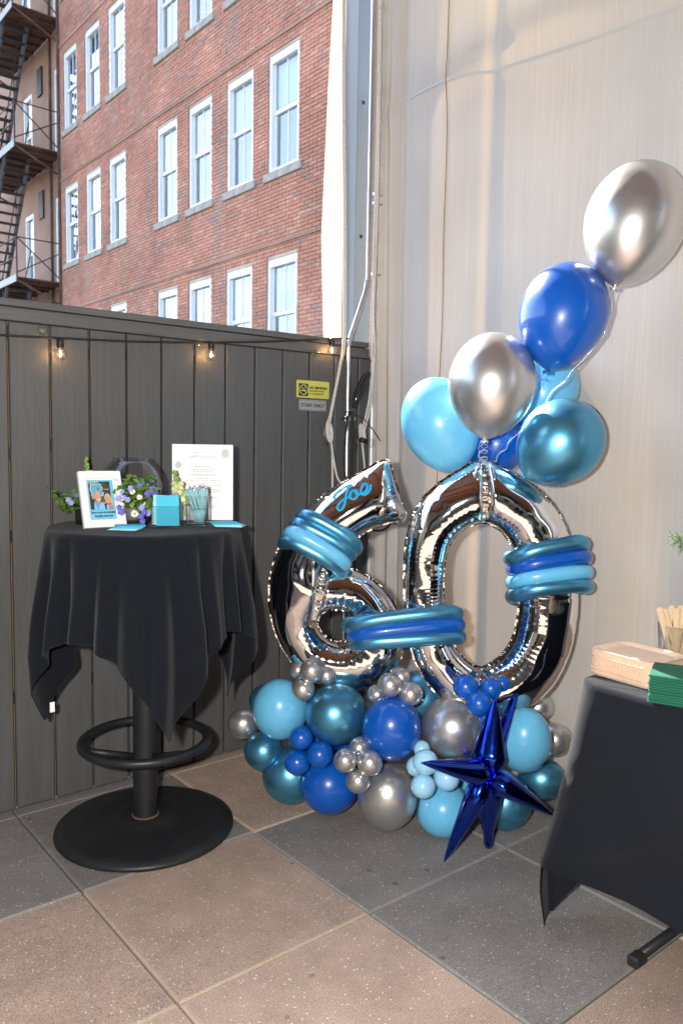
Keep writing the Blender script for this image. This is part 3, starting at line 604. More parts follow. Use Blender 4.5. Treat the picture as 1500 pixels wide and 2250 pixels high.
MB().tube(spline([(2.447, 2.815, 1.235), (2.456, 2.808, 1.225), (2.450, 2.80, 1.215), (2.444, 2.81, 1.222)], 5, True), .006, 7, closed=True).build('knot', M['rope'], bpy.data.objects['rope.001'])

# unseen blocker added behind the screen: keeps the sun off most of the fabric
par = thing('sun_block_wall', 'unseen wall added close behind the fabric screen to block the sun', 'wall', (2.70, 0, 0))
MB().box(0, .2, -3.0, 2.70, -3.6, 3.05, .01).build('upper_sun_block', M['stone'], par); MB().box(.06, .3, 2.93, 4.6, -3.6, 1.70, .01).build('low_sun_block', M['stone'], par)

# ------------------------------------------------------------------ string lights
stl = thing('string_lights', 'black festoon cable with three lit globe bulbs along the fence', 'string lights', (0, 0, 0))
bulb_x = [(1.037, 1.690), (1.647, 1.737), (2.268, 1.808)]
cable = [(-1.5, 2.868, 1.66), (0.2, 2.868, 1.685), (0.829, 2.866, 1.703), (1.037, 2.864, 1.712), (1.345, 2.864, 1.728), (1.647, 2.864, 1.753), (1.95, 2.862, 1.785), (2.268, 2.855, 1.826), (2.36, 2.845, 1.834)]
MB().tube(spline(cable, 10), .0042, 8).build('cable', M['blackrubber'], stl, True)
for bx, bz in bulb_x:
    by = 2.851
    so_ = MB().lathe([(.0, .019), (.010, .019), (.0125, .012), (.0125, -.014), (.0, -.014)], 16).build('socket', M['blackplastic'], stl, True); so_.location = (bx, by, bz)
    bl = MB().lathe([(.0085, -.0135)] + [(.0225 * math.sin(a), -.036 + .0225 * math.cos(a)) for a in np.linspace(.42, math.pi, 14)], 24).build('bulb', M['bowlglass'], so_, True)
    MB().lathe([(0, -.045), (.0016, -.043), (.0022, -.035), (.0016, -.026), (0, -.023)], 8).build('filament', M['filament'], so_, True)
    ld = bpy.data.lights.new('bulb_glow', 'POINT'); ld.energy = 0.055; ld.color = (1.0, .50, .18); ld.shadow_soft_size = .006
    lo = bpy.data.objects.new('bulb_glow', ld); col.objects.link(lo); lo.parent = so_; lo.location = (-0.004, -.004, -.036)
for n, (x, z, where) in enumerate(((0.981, 1.734, 'left of the first lit bulb'), (1.591, 1.746, 'beside the middle lit bulb'), (2.192, 1.756, 'under the last lit bulb'))):
    kb = MB().lathe([(.006, 0), (.013, .006), (.017, .016), (.015, .027), (.008, .033), (0, .034)], 14).build('clear_knob', M['bowlglass'], None, True)
    kb.location = (x, 2.889, z); kb.rotation_euler = (R(90), 0, 0); tag(kb, 'small clear plastic knob on the fence ' + where, 'knob', None)
hb = thing('hanging_bulb', 'unlit clear globe bulb with black socket tied beside the conduit', 'bulb', (2.405, 2.80, 1.375)); hb.rotation_euler = (0, R(105), 0)
MB().lathe([(.0, .0), (.012, .0), (.0125, .03), (.0, .03)], 14).build('socket', M['blackplastic'], hb, True)
MB().lathe([(.008, .03), (.016, .038), (.0225, .052), (.0215, .066), (.012, .079), (0, .082)], 20).build('globe', M['thinglass'], hb, True)
# ------------------------------------------------------------------ signs
def sign(name, label, x0, x1, z0, z1, m):
    t = thing(name, label, 'sign', ((x0 + x1) / 2, 2.8885, (z0 + z1) / 2)); w_, h_ = x1 - x0, z1 - z0
    poly = []
    for cx, cz, a0 in ((w_ / 2, h_ / 2, 0), (-w_ / 2, h_ / 2, 90), (-w_ / 2, -h_ / 2, 180), (w_ / 2, -h_ / 2, 270)):
        for a in (0, 30, 60, 90): poly.append((cx - math.copysign(.006, cx) + .006 * math.cos(R(a0 + a)), cz - math.copysign(.006, cz) + .006 * math.sin(R(a0 + a))))
    MB().prism(poly, .003).build('plate', m, t)
    return t
def letters(parent, txt, size, x, z, m, width=None, y=-.0042, align='LEFT', bold=0.0):
    o = put('lettering', text_mesh(txt, size, m, align, width, bold), parent, (x, y, z), (R(90), 0, 0)); return o
ns = sign('no_smoking_sign', 'yellow no smoking sign screwed to the fence', 2.099, 2.283, 1.557, 1.634, M['yellow'])
MB().box(-.080, -.028, -.0040, -.0032, -.031, .024).build('symbol_panel', M['ink'], ns)
rg = [(-.054 + .0215 * math.cos(a), -.0046, -.0035 + .0215 * math.sin(a)) for a in np.linspace(0, 6.283, 33)[:-1]]
MB().tube(rg, .0019, 6, closed=True).tube([(-.069, -.0046, .012), (-.039, -.0046, -.019)], .0019, 6).build('ban_ring', M['yellow'], ns)
MB().box(-.070, -.040, -.0046, -.0042, -.010, -.005).build('cigarette', M['yellow'], ns)
MB().tube(spline([(-.046, -.0046, -.002), (-.050, -.0046, .004), (-.044, -.0046, .008), (-.049, -.0046, .014)], 5), .0012, 6).build('smoke_curl', M['yellow'], ns)
letters(ns, 'NO SMOKING', .0155, -.020, .003, M['ink'], .098, bold=.0004); letters(ns, 'INCLUDES VAPING', .0105, -.020, -.010, M['ink'], .083); letters(ns, '& E-CIGARETTES', .0105, -.020, -.023, M['ink'], .077)
so2 = sign('staff_sign', 'small silver staff only plate under the yellow sign', 2.113, 2.267, 1.501, 1.549, M['signsilver'])
MB().tube([(-.073, -.0034, .020), (.073, -.0034, .020), (.073, -.0034, -.020), (-.073, -.0034, -.020)], .0006, 5, closed=True).build('border_line', M['ink'], so2)
letters(so2, 'STAFF ONLY', .022, -.066, -.008, M['ink'], .131, bold=.0003)
BASE=[
 ('teal',(1.698, 2.3384, 0.1155),0.106,0.107),
 ('royal',(1.7601, 2.1835, 0.1148),0.105,0.105),
 ('silver',(1.8472, 1.9698, 0.1206),0.104,0.120),
 ('sky',(1.9879, 1.8377, 0.0871),0.095,0.095),
 ('teal',(2.1992, 1.7424, 0.0894),0.098,0.098),
 ('teal',(2.4206, 1.7452, 0.1144),0.078,0.089),
 ('silver',(1.5883, 2.4996, 0.2887),0.057,0.057),
 ('teal',(1.617, 2.4019, 0.206),0.073,0.073),
 ('sky',(1.6482, 2.3431, 0.3745),0.102,0.116),
 ('teal',(1.7591, 2.1497, 0.3884),0.109,0.113),
 ('royal',(1.8347, 1.9438, 0.3789),0.102,0.114),
 ('silver',(2.0158, 1.8339, 0.3765),0.105,0.111),
 ('sky',(2.185, 1.6527, 0.346),0.093,0.118),
 ('silver',(2.4376, 1.7101, 0.274),0.061,0.068),
 ('silver',(2.4781, 1.8164, 0.3616),0.059,0.063),
 ('teal',(1.7136, 2.5326, 0.3439),0.064,0.068),
 ('teal',(2.1349, 2.1007, 0.3853),0.108,0.108),
 ('royal',(1.9392, 2.2029, 0.2104),0.107,0.104),
 ('sky',(2.2136, 1.9188, 0.1472),0.094,0.094),
 ('royal',(1.8099, 2.3464, 0.1957),0.087,0.087),
 ('sky',(2.2747, 1.7478, 0.463),0.054,0.031),
]
MINI=[
 ('silver',(1.6781, 2.1951, 0.5499),0.044),
 ('silver',(1.6564, 2.2184, 0.4819),0.042),
 ('silver',(1.7553, 2.2062, 0.5189),0.036),
 ('silver',(1.699, 2.305, 0.5238),0.033),
 ('silver',(1.8227, 1.945, 0.5348),0.042),
 ('silver',(1.8838, 1.9044, 0.5034),0.041),
 ('silver',(1.9072, 1.9801, 0.5401),0.035),
 ('silver',(1.8402, 2.028, 0.4764),0.034),
 ('silver',(1.6578, 1.9762, 0.2986),0.040),
 ('silver',(1.7135, 1.9173, 0.2963),0.042),
 ('silver',(1.7344, 1.9937, 0.3206),0.036),
 ('silver',(1.6932, 1.9522, 0.2268),0.041),
 ('royal',(1.6268, 2.1858, 0.3202),0.042),
 ('royal',(1.6646, 2.1235, 0.2717),0.046),
 ('royal',(1.6121, 2.1883, 0.2337),0.045),
 ('pale',(1.8357, 1.7798, 0.3129),0.042),
 ('pale',(1.8267, 1.7786, 0.2351),0.040),
 ('pale',(1.9014, 1.7455, 0.255),0.042),
 ('pale',(1.8673, 1.8527, 0.2668),0.034),
 ('pale',(1.8841, 1.8456, 0.3271),0.028),
 ('royal',(1.979, 1.7406, 0.5511),0.043),
 ('royal',(2.0436, 1.6873, 0.548),0.037),
 ('royal',(1.9794, 1.6836, 0.5086),0.042),
 ('royal',(2.1192, 1.7029, 0.546),0.028),
 ('royal',(2.0407, 1.7041, 0.4438),0.026),
]
FLOAT=[
 ('silver',(2.2724, 1.437, 1.8575),(2.3799, 1.391, 2.2387),0.155),
 ('royal',(2.1481, 1.5882, 1.5988),(2.2379, 1.5519, 1.9362),0.142),
 ('silver',(2.0145, 1.7246, 1.3723),(2.0633, 1.7228, 1.717),0.143),
 ('sky',(2.1363, 1.9489, 1.2518),(2.0614, 2.0474, 1.5858),0.139),
 ('sky',(2.3751, 1.8484, 1.4103),(2.4923, 1.7826, 1.6841),0.124),
 ('royal',(2.2543, 1.9284, 1.238),(2.3321, 1.8897, 1.4643),0.107),
 ('teal',(2.1735, 1.6845, 1.2498),(2.3606, 1.5559, 1.4753),0.141),
]
ZERO_O=(2.1682, 1.8014, 0.8601);ZERO_R=(0.773, -0.6344, 0.0);ZERO_N=(-0.6344, -0.773, 0.0)
ZERO_OUT=[(-0.0496, 0.4471), (0.0337, 0.4169), (0.1225, 0.3678), (0.1965, 0.3007), (0.2474, 0.2217), (0.28, 0.126), (0.2979, 0.0051), (0.297, -0.1251), (0.276, -0.2403), (0.2299, -0.3402), (0.1599, -0.4161), (0.072, -0.4559), (-0.0253, -0.4643), (-0.1153, -0.4425), (-0.1984, -0.3725), (-0.2574, -0.2825), (-0.2907, -0.1762), (-0.3069, -0.0378), (-0.3099, 0.0917), (-0.2983, 0.2044), (-0.2668, 0.2848), (-0.2099, 0.3526), (-0.1322, 0.4062)]
ZERO_HOLE=[(-0.0394, 0.228), (0.0123, 0.2065), (0.0552, 0.1623), (0.0814, 0.0984), (0.0945, 0.0016), (0.0932, -0.096), (0.0784, -0.178), (0.0373, -0.2478), (-0.0293, -0.2885), (-0.0883, -0.2598), (-0.1337, -0.1981), (-0.1586, -0.1167), (-0.1694, -0.0191), (-0.1689, 0.078), (-0.1488, 0.1588), (-0.1023, 0.2045)]
ZERO_W=[((-0.0483, 0.455), (-0.0393, 0.2248)), ((-0.031, -0.2852), (-0.0251, -0.4693))]
SIX_O=(1.8358, 2.2439, 0.8694);SIX_R=(0.773, -0.6344, 0.0);SIX_N=(-0.6344, -0.773, 0.0)
SIX_OUT=[(0.1634, 0.4297), (0.1877, 0.3804), (0.2126, 0.3061), (0.2431, 0.2131), (0.1718, 0.1968), (0.0974, 0.1653), (0.0365, 0.1189), (-0.0129, 0.0725), (-0.0491, 0.0313), (-0.0006, 0.0372), (0.0752, 0.0165), (0.1432, -0.0281), (0.1983, -0.0935), (0.2373, -0.1782), (0.246, -0.2605), (0.2207, -0.3334), (0.1644, -0.3932), (0.0835, -0.4259), (-0.0099, -0.424), (-0.1038, -0.3875), (-0.1758, -0.3195), (-0.2292, -0.2258), (-0.2556, -0.115), (-0.2532, -0.0044), (-0.2241, 0.0976), (-0.17, 0.1909), (-0.0878, 0.2759), (0.0025, 0.3441), (0.0846, 0.3919)]
SIX_HOLE=[(-0.0899, -0.1702), (-0.0669, -0.1253), (-0.0235, -0.1058), (0.0354, -0.1065), (0.078, -0.1348), (0.0958, -0.1807), (0.0833, -0.2324), (0.0467, -0.264), (0.0028, -0.2699), (-0.0466, -0.2449), (-0.0758, -0.2111)]
SIX_W=[((-0.0557, 0.0244), (-0.0899, -0.1702))]
JOE=[[(-0.0249, 0.2908), (-0.0181, 0.3051), (-0.0006, 0.3214), (0.0204, 0.3342), (0.0381, 0.338), (0.0259, 0.3272), (0.0192, 0.3022), (0.0161, 0.2773), (0.0093, 0.2593), (-0.0012, 0.2503), (-0.0094, 0.2555), (-0.0068, 0.2698), (0.0071, 0.2842), (0.0317, 0.2989)], [(0.0508, 0.3223), (0.0385, 0.315), (0.0334, 0.3024), (0.0371, 0.2918), (0.0496, 0.2914), (0.06, 0.3029), (0.0598, 0.3153), (0.0508, 0.3205), (0.0563, 0.3082), (0.0741, 0.3085)], [(0.0741, 0.3085), (0.0881, 0.3176), (0.0949, 0.3319), (0.0911, 0.3442), (0.0805, 0.3423), (0.072, 0.3244), (0.074, 0.3102), (0.0865, 0.3069), (0.1022, 0.3214), (0.1071, 0.3427)]]
STAR_C=(1.9225, 1.5921, 0.3159)
STAR_T=[(1.991, 1.6255, 0.5386), (1.6441, 1.6108, 0.4146), (1.8449, 1.6929, 0.0065), (2.0147, 1.6522, 0.0185), (2.0757, 1.4396, 0.1915), (2.2427, 1.7072, 0.5618), (2.0437, 1.8162, 0.3069)]
TWA=[('teal', (1.7239, 2.323, 1.1052), (1.8695, 2.1913, 0.9944)), ('teal', (1.7033, 2.3364, 1.0734), (1.853, 2.202, 0.9693)), ('sky', (1.6749, 2.3303, 1.0422), (1.8223, 2.1978, 0.9387)), ('teal', (1.6685, 2.3575, 1.0066), (1.8187, 2.2242, 0.9157))]
TWB=[('teal', (2.2118, 1.7535, 0.9853), (2.3958, 1.6075, 1.0305)), ('royal', (2.2176, 1.7444, 0.9458), (2.4, 1.5989, 0.9846)), ('sky', (2.2157, 1.7408, 0.8998), (2.4018, 1.5923, 0.9372)), ('teal', (2.2139, 1.7374, 0.8554), (2.4024, 1.5867, 0.8912))]
TWC=[('teal', (1.7919, 2.135, 0.7332), (2.088, 1.8969, 0.7767)), ('royal', (1.8029, 2.1218, 0.6947), (2.0914, 1.8898, 0.7381)), ('teal', (1.8078, 2.1142, 0.6626), (2.0922, 1.8845, 0.6962))]
RIB=[[(2.2708, 1.437, 1.8461), (2.258, 1.4595, 1.7201), (2.2272, 1.5258, 1.6224), (2.1644, 1.6148, 1.4911), (2.1171, 1.6931, 1.3787), (2.1142, 1.7648, 1.3012)], [(2.1465, 1.5883, 1.5885), (2.1362, 1.6053, 1.548), (2.1293, 1.6419, 1.4755), (2.0998, 1.708, 1.3858), (2.1082, 1.7697, 1.3011)], [(2.0132, 1.7251, 1.3663), (2.024, 1.7391, 1.3395), (2.0712, 1.7741, 1.301)]]
# ------------------------------------------------------------------ balloons
def balloon_mesh(name, a, b, m, neck=True, n=36):
    """teardrop balloon: equatorial radius a, half height b, neck at local -z"""
    prof = []
    for k in range(25):
        t = math.pi * k / 24; z = -math.cos(t) * b; r = math.sin(t) * a
        if z < 0: r *= 1 - 0.10 * (-z / b) ** 2
        prof.append((max(r, 0.0), z))
    if neck:
        prof = [(0.0, -b * 1.10), (0.0075, -b * 1.105), (0.0085, -b * 1.085), (0.0045, -b * 1.06), (0.010, -b * 1.03)] + [(r, z) for r, z in prof if r > .014 or z > 0]
    return MB().lathe(prof, n).mesh(name, m, True)
def aim(o, d):
    o.rotation_mode = 'QUATERNION'; o.rotation_quaternion = Vector(d).to_track_quat('Z', 'Y')
def balloon(name, key, c, a, b, axis, label, group=None):
    o = put(name, balloon_mesh(name, a, b, M[key]), None, c); aim(o, axis); return tag(o, label, 'balloon', group)
CN = {'teal': 'chrome teal blue', 'royal': 'royal blue', 'silver': 'chrome silver', 'sky': 'sky blue', 'pale': 'pale blue'}
BASE_L = ['large chrome teal balloon on the floor under the small royal blue cluster', 'large royal blue balloon on the floor beside the lower silver cluster', 'large chrome silver balloon on the floor under the royal blue ball',
 'large sky blue balloon on the floor under the pale blue cluster', 'large dark teal balloon on the floor behind the star spikes', 'chrome teal balloon between the star and the buffet cloth',
 'smaller chrome silver balloon hanging out beside the high table cloth', 'smaller chrome teal balloon under the lone silver one at the garland end', 'large sky blue balloon at the garland end below the six', 'large chrome teal balloon in the row below the six',
 'large royal blue balloon in the middle of the upper row', 'large chrome silver balloon beside the upright star spike', 'large sky blue balloon behind the star below the zero', 'chrome silver balloon wedged between garland and buffet cloth',
 'chrome silver balloon tucked behind the foot of the zero', 'dark teal balloon peeking out behind the sky blue end balloon', 'large chrome teal balloon behind the middle silver cluster', 'royal blue balloon hidden deep behind the upper row',
 'sky blue balloon deep behind the star', 'royal blue balloon deep behind the small royal cluster', 'flattened sky blue balloon lying under the rim of the zero']
gc = Vector((2.1, 2.2, .25))
for n, (k, c, a, b) in enumerate(BASE):
    ax = (Vector(c) - gc).normalized() * -1; ax = Vector((-ax.x, -ax.y, 0.25)) if n != 20 else Vector((.62, -.5, .55))
    if n in (2, 8, 10, 12): ax = Vector((-.15, -.2, 1))       # upright ovals
    if n == 20: a, b = .031, .056
    balloon('balloon', k, c, a, b * (1.0 if b > a * 1.05 else 1.03), ax, BASE_L[n], 'large balloons of the garland')
def press(objs):
    info = [(np.array(o.location), max(o.dimensions) / 2.1, o) for o in objs]
    for i, (c, r, o) in enumerate(info):
        mw = Matrix.LocRotScale(o.location, o.rotation_quaternion, None); inv = mw.inverted()
        V_ = np.array([mw @ v.co for v in o.data.vertices])
        for j, (c2, r2, _) in enumerate(info):
            if i == j: continue
            d = c2 - c; L_ = np.linalg.norm(d)
            if L_ > r + r2 or L_ < 1e-4: continue
            n_ = d / L_; t_ = (L_ * L_ + r * r - r2 * r2) / (2 * L_)
            if t_ < .45 * r: continue
            h_ = (V_ - c) @ n_ - t_; V_ -= np.where(h_ > 0, h_ * .9, 0)[:, None] * n_
        V_[:, 2] = np.maximum(V_[:, 2], .003)
        for v, q in zip(o.data.vertices, V_): v.co = inv @ Vector(q)
bpy.context.view_layer.update(); press([o for o in col.objects if o.get('group') == 'large balloons of the garland'])
ML = [('silver', 'cluster under the loop of the six', ('frontmost', 'lowest', 'second row', 'half hidden')), ('silver', 'cluster between the two digits', ('frontmost', 'outermost', 'topmost', 'half hidden')),
      ('silver', 'low cluster beside the royal blue ball', ('outermost', 'innermost', 'topmost', 'lowest')), ('royal blue', 'low trio below the sky blue end balloon', ('topmost', 'middle', 'lowest')),
      ('pale blue', 'cluster behind the star', ('at the spike tip', 'lowest', 'under the star arm', 'half hidden', 'topmost')), ('royal blue', 'cluster under the crease of the zero', ('largest', 'nearest the star', 'lowest in front', 'behind the others', 'under the others'))]
ML = [('small %s balloon, %s of the %s' % (('chrome ' if c_ == 'silver' else '') + c_, w_, cl), '%s balloons, %s' % (c_, cl)) for c_, cl, ws in ML for w_ in ws]
for n, (k, c, a) in enumerate(MINI):
    ax = Vector((-.3 + .6 * math.sin(n * 2.3), -.6, .4 * math.cos(n * 1.7)))
    balloon('mini_balloon', k, c, a, a * 1.04, ax, ML[n][0], ML[n][1])
FL = ['chrome silver balloon floating highest, above the royal blue one', 'royal blue balloon floating between the two chrome silver ones', 'chrome silver balloon floating low beside the sky blue one', 'sky blue balloon floating left above the zero',
      'sky blue balloon half hidden behind the floating royal blue one', 'royal blue balloon hidden low behind the floating bunch', 'chrome teal balloon floating just above the rim of the zero']
for n, (k, tip, top, wd) in enumerate(FLOAT):
    tip, top = Vector(tip), Vector(top); ax = top - tip; b = ax.length / 2.06; c = tip + ax.normalized() * b * 1.06
    me = MB()
    prof = [(0.0, -b * 1.085), (0.010, -b * 1.09), (0.011, -b * 1.075), (0.005, -b * 1.055), (0.008, -b * 1.035)]
    for q in range(3, 29):
        t = math.pi * q / 28; z = -math.cos(t) * b; r = math.sin(t) ** .96 * wd
        if z < 0.1 * b: r *= 1 - 0.16 * ((0.1 * b - z) / (1.1 * b)) ** 1.3
        prof.append((r, z + (0.03 * b if z > 0 else 0)))
    prof[-1] = (0.0, prof[-1][1])
    o = put('balloon', me.lathe(prof, 48).mesh('balloon', M[k], True), None, c); aim(o, ax); tag(o, FL[n], 'balloon', 'helium balloons tied above the digits')
    knot = tip - ax.normalized() * .004
    if n < 3:
        rm = M['ribbonblue'] if n == 1 else M['ribbon']; inv = Matrix.LocRotScale(c, o.rotation_quaternion, None).inverted()
        pts = [Vector(p) for p in spline(RIB[n], 10)]; q = []
        for i, p_ in enumerate(pts):
            u = i / len(pts); amp = .010 * math.exp(-((u - .12) / .12) ** 2) if n else .004 * math.sin(u * 9)
            amp = .011 if (n == 2 and 0.05 < u < .95) else amp
            q.append(p_ + Vector((math.cos(i * 1.15) * amp, -math.cos(i * 1.15) * amp, math.sin(i * 1.15) * amp)))
        MB().tube([inv @ p_ for p_ in q], .0028, 6, flat=.3).build('ribbon', rm, o, True)
        ring = [inv @ (knot + Vector((.010 * math.cos(a), .010 * math.sin(a), .003 * math.sin(3 * a)))) for a in np.linspace(0, 6.28, 14)[:-1]]
        MB().tube(ring, .0035, 6, closed=True).build('knot', rm, o, True)

# ------------------------------------------------------------------ foil digits: outline inflated by solving a membrane
def resample(poly, step, closed=True):
    P = np.array(poly + [poly[0]] if closed else poly); seg = np.linalg.norm(np.diff(P, axis=0), axis=1); s = np.concatenate([[0], np.cumsum(seg)])
    n = max(8, int(s[-1] / step)); t = np.linspace(0, s[-1], n + 1)[:-1]
    return np.stack([np.interp(t, s, P[:, 0]), np.interp(t, s, P[:, 1])], 1), s[-1]
def inside(px, py, poly):
    r = np.zeros(px.shape, bool); n = len(poly)
    for i in range(n):
        x0, y0 = poly[i]; x1, y1 = poly[(i + 1) % n]
        c = (y0 > py) != (y1 > py)
        r ^= c & (px < (x1 - x0) * (py - y0) / (y1 - y0 + 1e-12) + x0)
    return r
def foil_digit(name, label, O, RV, NV, outer, holes, welds, h=0.0042, fat=1.0, sharp=(), seed=1, weld_k=.35):
    rs = np.random.default_rng(seed)
    def smooth(poly):
        return [tuple(q) for q in spline(poly, 6, True)]
    po = smooth(outer); ph = [smooth(q) for q in holes]
    lo = np.min(po, 0) - 3 * h; hi = np.max(po, 0) + 3 * h
    nx, ny = int((hi[0] - lo[0]) / h) + 1, int((hi[1] - lo[1]) / h) + 1
    gx, gy = np.meshgrid(lo[0] + h * np.arange(nx), lo[1] + h * np.arange(ny), indexing='ij')
    ins = inside(gx, gy, po)
    for q in ph: ins &= ~inside(gx, gy, q)
    wd = np.full(gx.shape, 9.9); wt = np.zeros(gx.shape)
    for (a, b) in welds:
        a, b = np.array(a), np.array(b); ab = b - a; t = np.clip(((gx - a[0]) * ab[0] + (gy - a[1]) * ab[1]) / (ab @ ab), 0, 1)
        d = np.hypot(gx - a[0] - t * ab[0], gy - a[1] - t * ab[1]); wd = np.minimum(wd, d)
    U = np.zeros(gx.shape); om = 1.93; par = (np.add.outer(np.arange(nx), np.arange(ny)) % 2).astype(bool)
    for it in range(420):
        for c in (par, ~par):
            nb_ = np.zeros_like(U); nb_[1:-1, 1:-1] = U[2:, 1:-1] + U[:-2, 1:-1] + U[1:-1, 2:] + U[1:-1, :-2]
            new = U + om * ((nb_ + h * h) / 4 - U); U = np.where(c & ins, new, U)
    Z = np.sqrt(np.maximum(2 * U, 0)) * fat
    Z *= 1 - (1 - weld_k) * np.exp(-(wd / .011) ** 1.6)
    # nearest seam point, for the puckers that run in from the seam
    bp, bs, hole_flag = [], [], []; base = 0
    for q, fl_ in [(po, 0)] + [(q, 1) for q in ph]:
        r_, ln = resample(q, .004); bp.append(r_); bs.append(base + np.arange(len(r_)) * ln / len(r_)); hole_flag.append(np.full(len(r_), fl_)); base += ln + .3
    BP = np.concatenate(bp); BS = np.concatenate(bs); HF = np.concatenate(hole_flag)
    ii, jj = np.nonzero(ins); P = np.stack([gx[ii, jj], gy[ii, jj]], 1); D = np.zeros(len(P)); K = np.zeros(len(P), int)
    for s0 in range(0, len(P), 4000):
        dd = np.hypot(P[s0:s0 + 4000, None, 0] - BP[None, :, 0], P[s0:s0 + 4000, None, 1] - BP[None, :, 1]); K[s0:s0 + 4000] = dd.argmin(1); D[s0:s0 + 4000] = dd.min(1)
    s_ = BS[K]; hf = HF[K]; tab = rs.random(4096)
    def n1(s, f): 
        t = s * f; i = np.floor(t).astype(int); u = t - i; u = u * u * (3 - 2 * u); return tab[i % 4096] * (1 - u) + tab[(i + 1) % 4096] * u
    patch = np.clip((n1(s_, 9) - .38) * 2.4, 0, 1)
    ph_ = s_ * 2 * math.pi / .0145 + 7 * n1(s_, 14)
    amp = np.where(hf == 1, .0046, .0026) * (0.25 + patch)
    long = np.exp(-D / np.where(hf == 1, .034, .018)) * np.clip(D / .006, 0, 1)
    z = Z[ii, jj] - amp * long * (1 - np.abs(np.sin(ph_ / 2)) ** .7) * 1.5
    z -= .0030 * np.clip(n1(s_, 38) - .78, 0, 1) * 5 * np.exp(-(D / .055) ** 2)          # a few long creases
    z += .0014 * np.sin(P[:, 0] * 31 + 4 * np.sin(P[:, 1] * 13)) * np.clip(D / .03, 0, 1)
    zw = wd[ii, jj]; z += .0035 * np.sin(P[:, 1] * 420 + 3 * np.sin(P[:, 1] * 90)) * np.exp(-(zw / .012) ** 2)
    edge = np.zeros(gx.shape, bool); edge[1:-1, 1:-1] = ins[1:-1, 1:-1] & ~(ins[2:, 1:-1] & ins[:-2, 1:-1] & ins[1:-1, 2:] & ins[1:-1, :-2])
    e = edge[ii, jj]; P[e] = BP[K[e]]; z = np.where(e, 0, np.maximum(z, .001))
    idx = -np.ones(gx.shape, int); idx[ii, jj] = np.arange(len(P))
    O, RV, NV = Vector(O), Vector(RV), Vector(NV); B_ = np.array([RV, (0, 0, 1), NV])
    vf = np.stack([P[:, 0], P[:, 1], z], 1) @ B_; vb = np.stack([P[:, 0], P[:, 1], np.where(e, 0, -z)], 1) @ B_
    nfr = len(P); bi = np.arange(nfr) + nfr; bi[e] = np.nonzero(e)[0]
    q = np.stack([idx[:-1, :-1], idx[1:, :-1], idx[1:, 1:], idx[:-1, 1:]], -1).reshape(-1, 4); q = q[(q >= 0).all(1)]
    faces = q.tolist() + bi[q[:, ::-1]].tolist()
    root = thing(name, label, 'foil balloon', O)
    me = bpy.data.meshes.new('foil_body'); me.from_pydata(np.concatenate([vf, vb]).tolist(), [], faces); me.update(); me.materials.append(M['foil']); me.polygons.foreach_set('use_smooth', [True] * len(me.polygons))
    put('foil_body', me, root)
    sm_ = MB()
    for r_, fl_ in [(bp[0], 0)] + [(x_, 1) for x_ in bp[1:]]:
        n = len(r_); tg = np.roll(r_, -1, 0) - np.roll(r_, 1, 0); tg /= np.linalg.norm(tg, axis=1)[:, None] + 1e-9; nr = np.stack([tg[:, 1], -tg[:, 0]], 1)
        area = np.sum(r_[:, 0] * np.roll(r_[:, 1], -1) - np.roll(r_[:, 0], -1) * r_[:, 1]); nr *= np.sign(area) * (-1 if fl_ else 1)
        sn = np.sin(np.arange(n) * .55 + 2 * np.sin(np.arange(n) * .13)); out = r_ + nr * (.0036 + .0012 * sn)[:, None]
        a = np.concatenate([r_ - nr * .003, out]); zz = np.concatenate([np.zeros(n), np.convolve(rs.normal(0, .0022, n), np.ones(5) / 5, 'same')])
        vv = np.stack([a[:, 0], a[:, 1], zz], 1) @ B_; sm_.add(vv.tolist(), [(i, (i + 1) % n, n + (i + 1) % n, n + i) for i in range(n)])
    sm_.build('seam', M['foil'], root, True)
    def height(x, y):
        k = int(np.argmin((P[:, 0] - x) ** 2 + (P[:, 1] - y) ** 2)); return float(z[k])
    return root, B_, height
zero, _, _ = foil_digit('foil_zero', 'silver foil number zero balloon with blue loops round its side', ZERO_O, ZERO_R, ZERO_N, ZERO_OUT, [ZERO_HOLE], ZERO_W, seed=3, fat=.98)
six, B6, h6 = foil_digit('foil_six', 'silver foil number six balloon with a cyan name on its tail', SIX_O, SIX_R, SIX_N, SIX_OUT, [[(-.015 + (x + .005) * .74, -.185 + (y + .185) * .74) for x, y in SIX_HOLE]], SIX_W, seed=5, fat=1.0, weld_k=.2)
for st in JOE:                                              # vinyl name following the curve of the foil
    pts = [np.array(q) for q in spline(st, 6)]; vv = []; n = len(pts)
    for i, q in enumerate(pts):
        t = pts[min(i + 1, n - 1)] - pts[max(i - 1, 0)]; t = t / (np.linalg.norm(t) + 1e-9); nr = np.array([-t[1], t[0]]); wdt = .0029 + .0012 * abs(t[1])
        for s in (-1, 1):
            x, y = q + nr * s * wdt; vv.append((np.array([x, y, h6(x, y) + .0022]) @ B6).tolist())
    MB().add(vv, [(2 * i, 2 * i + 2, 2 * i + 3, 2 * i + 1) for i in range(n - 1)]).build('name_decal', M['decal'], six, True)

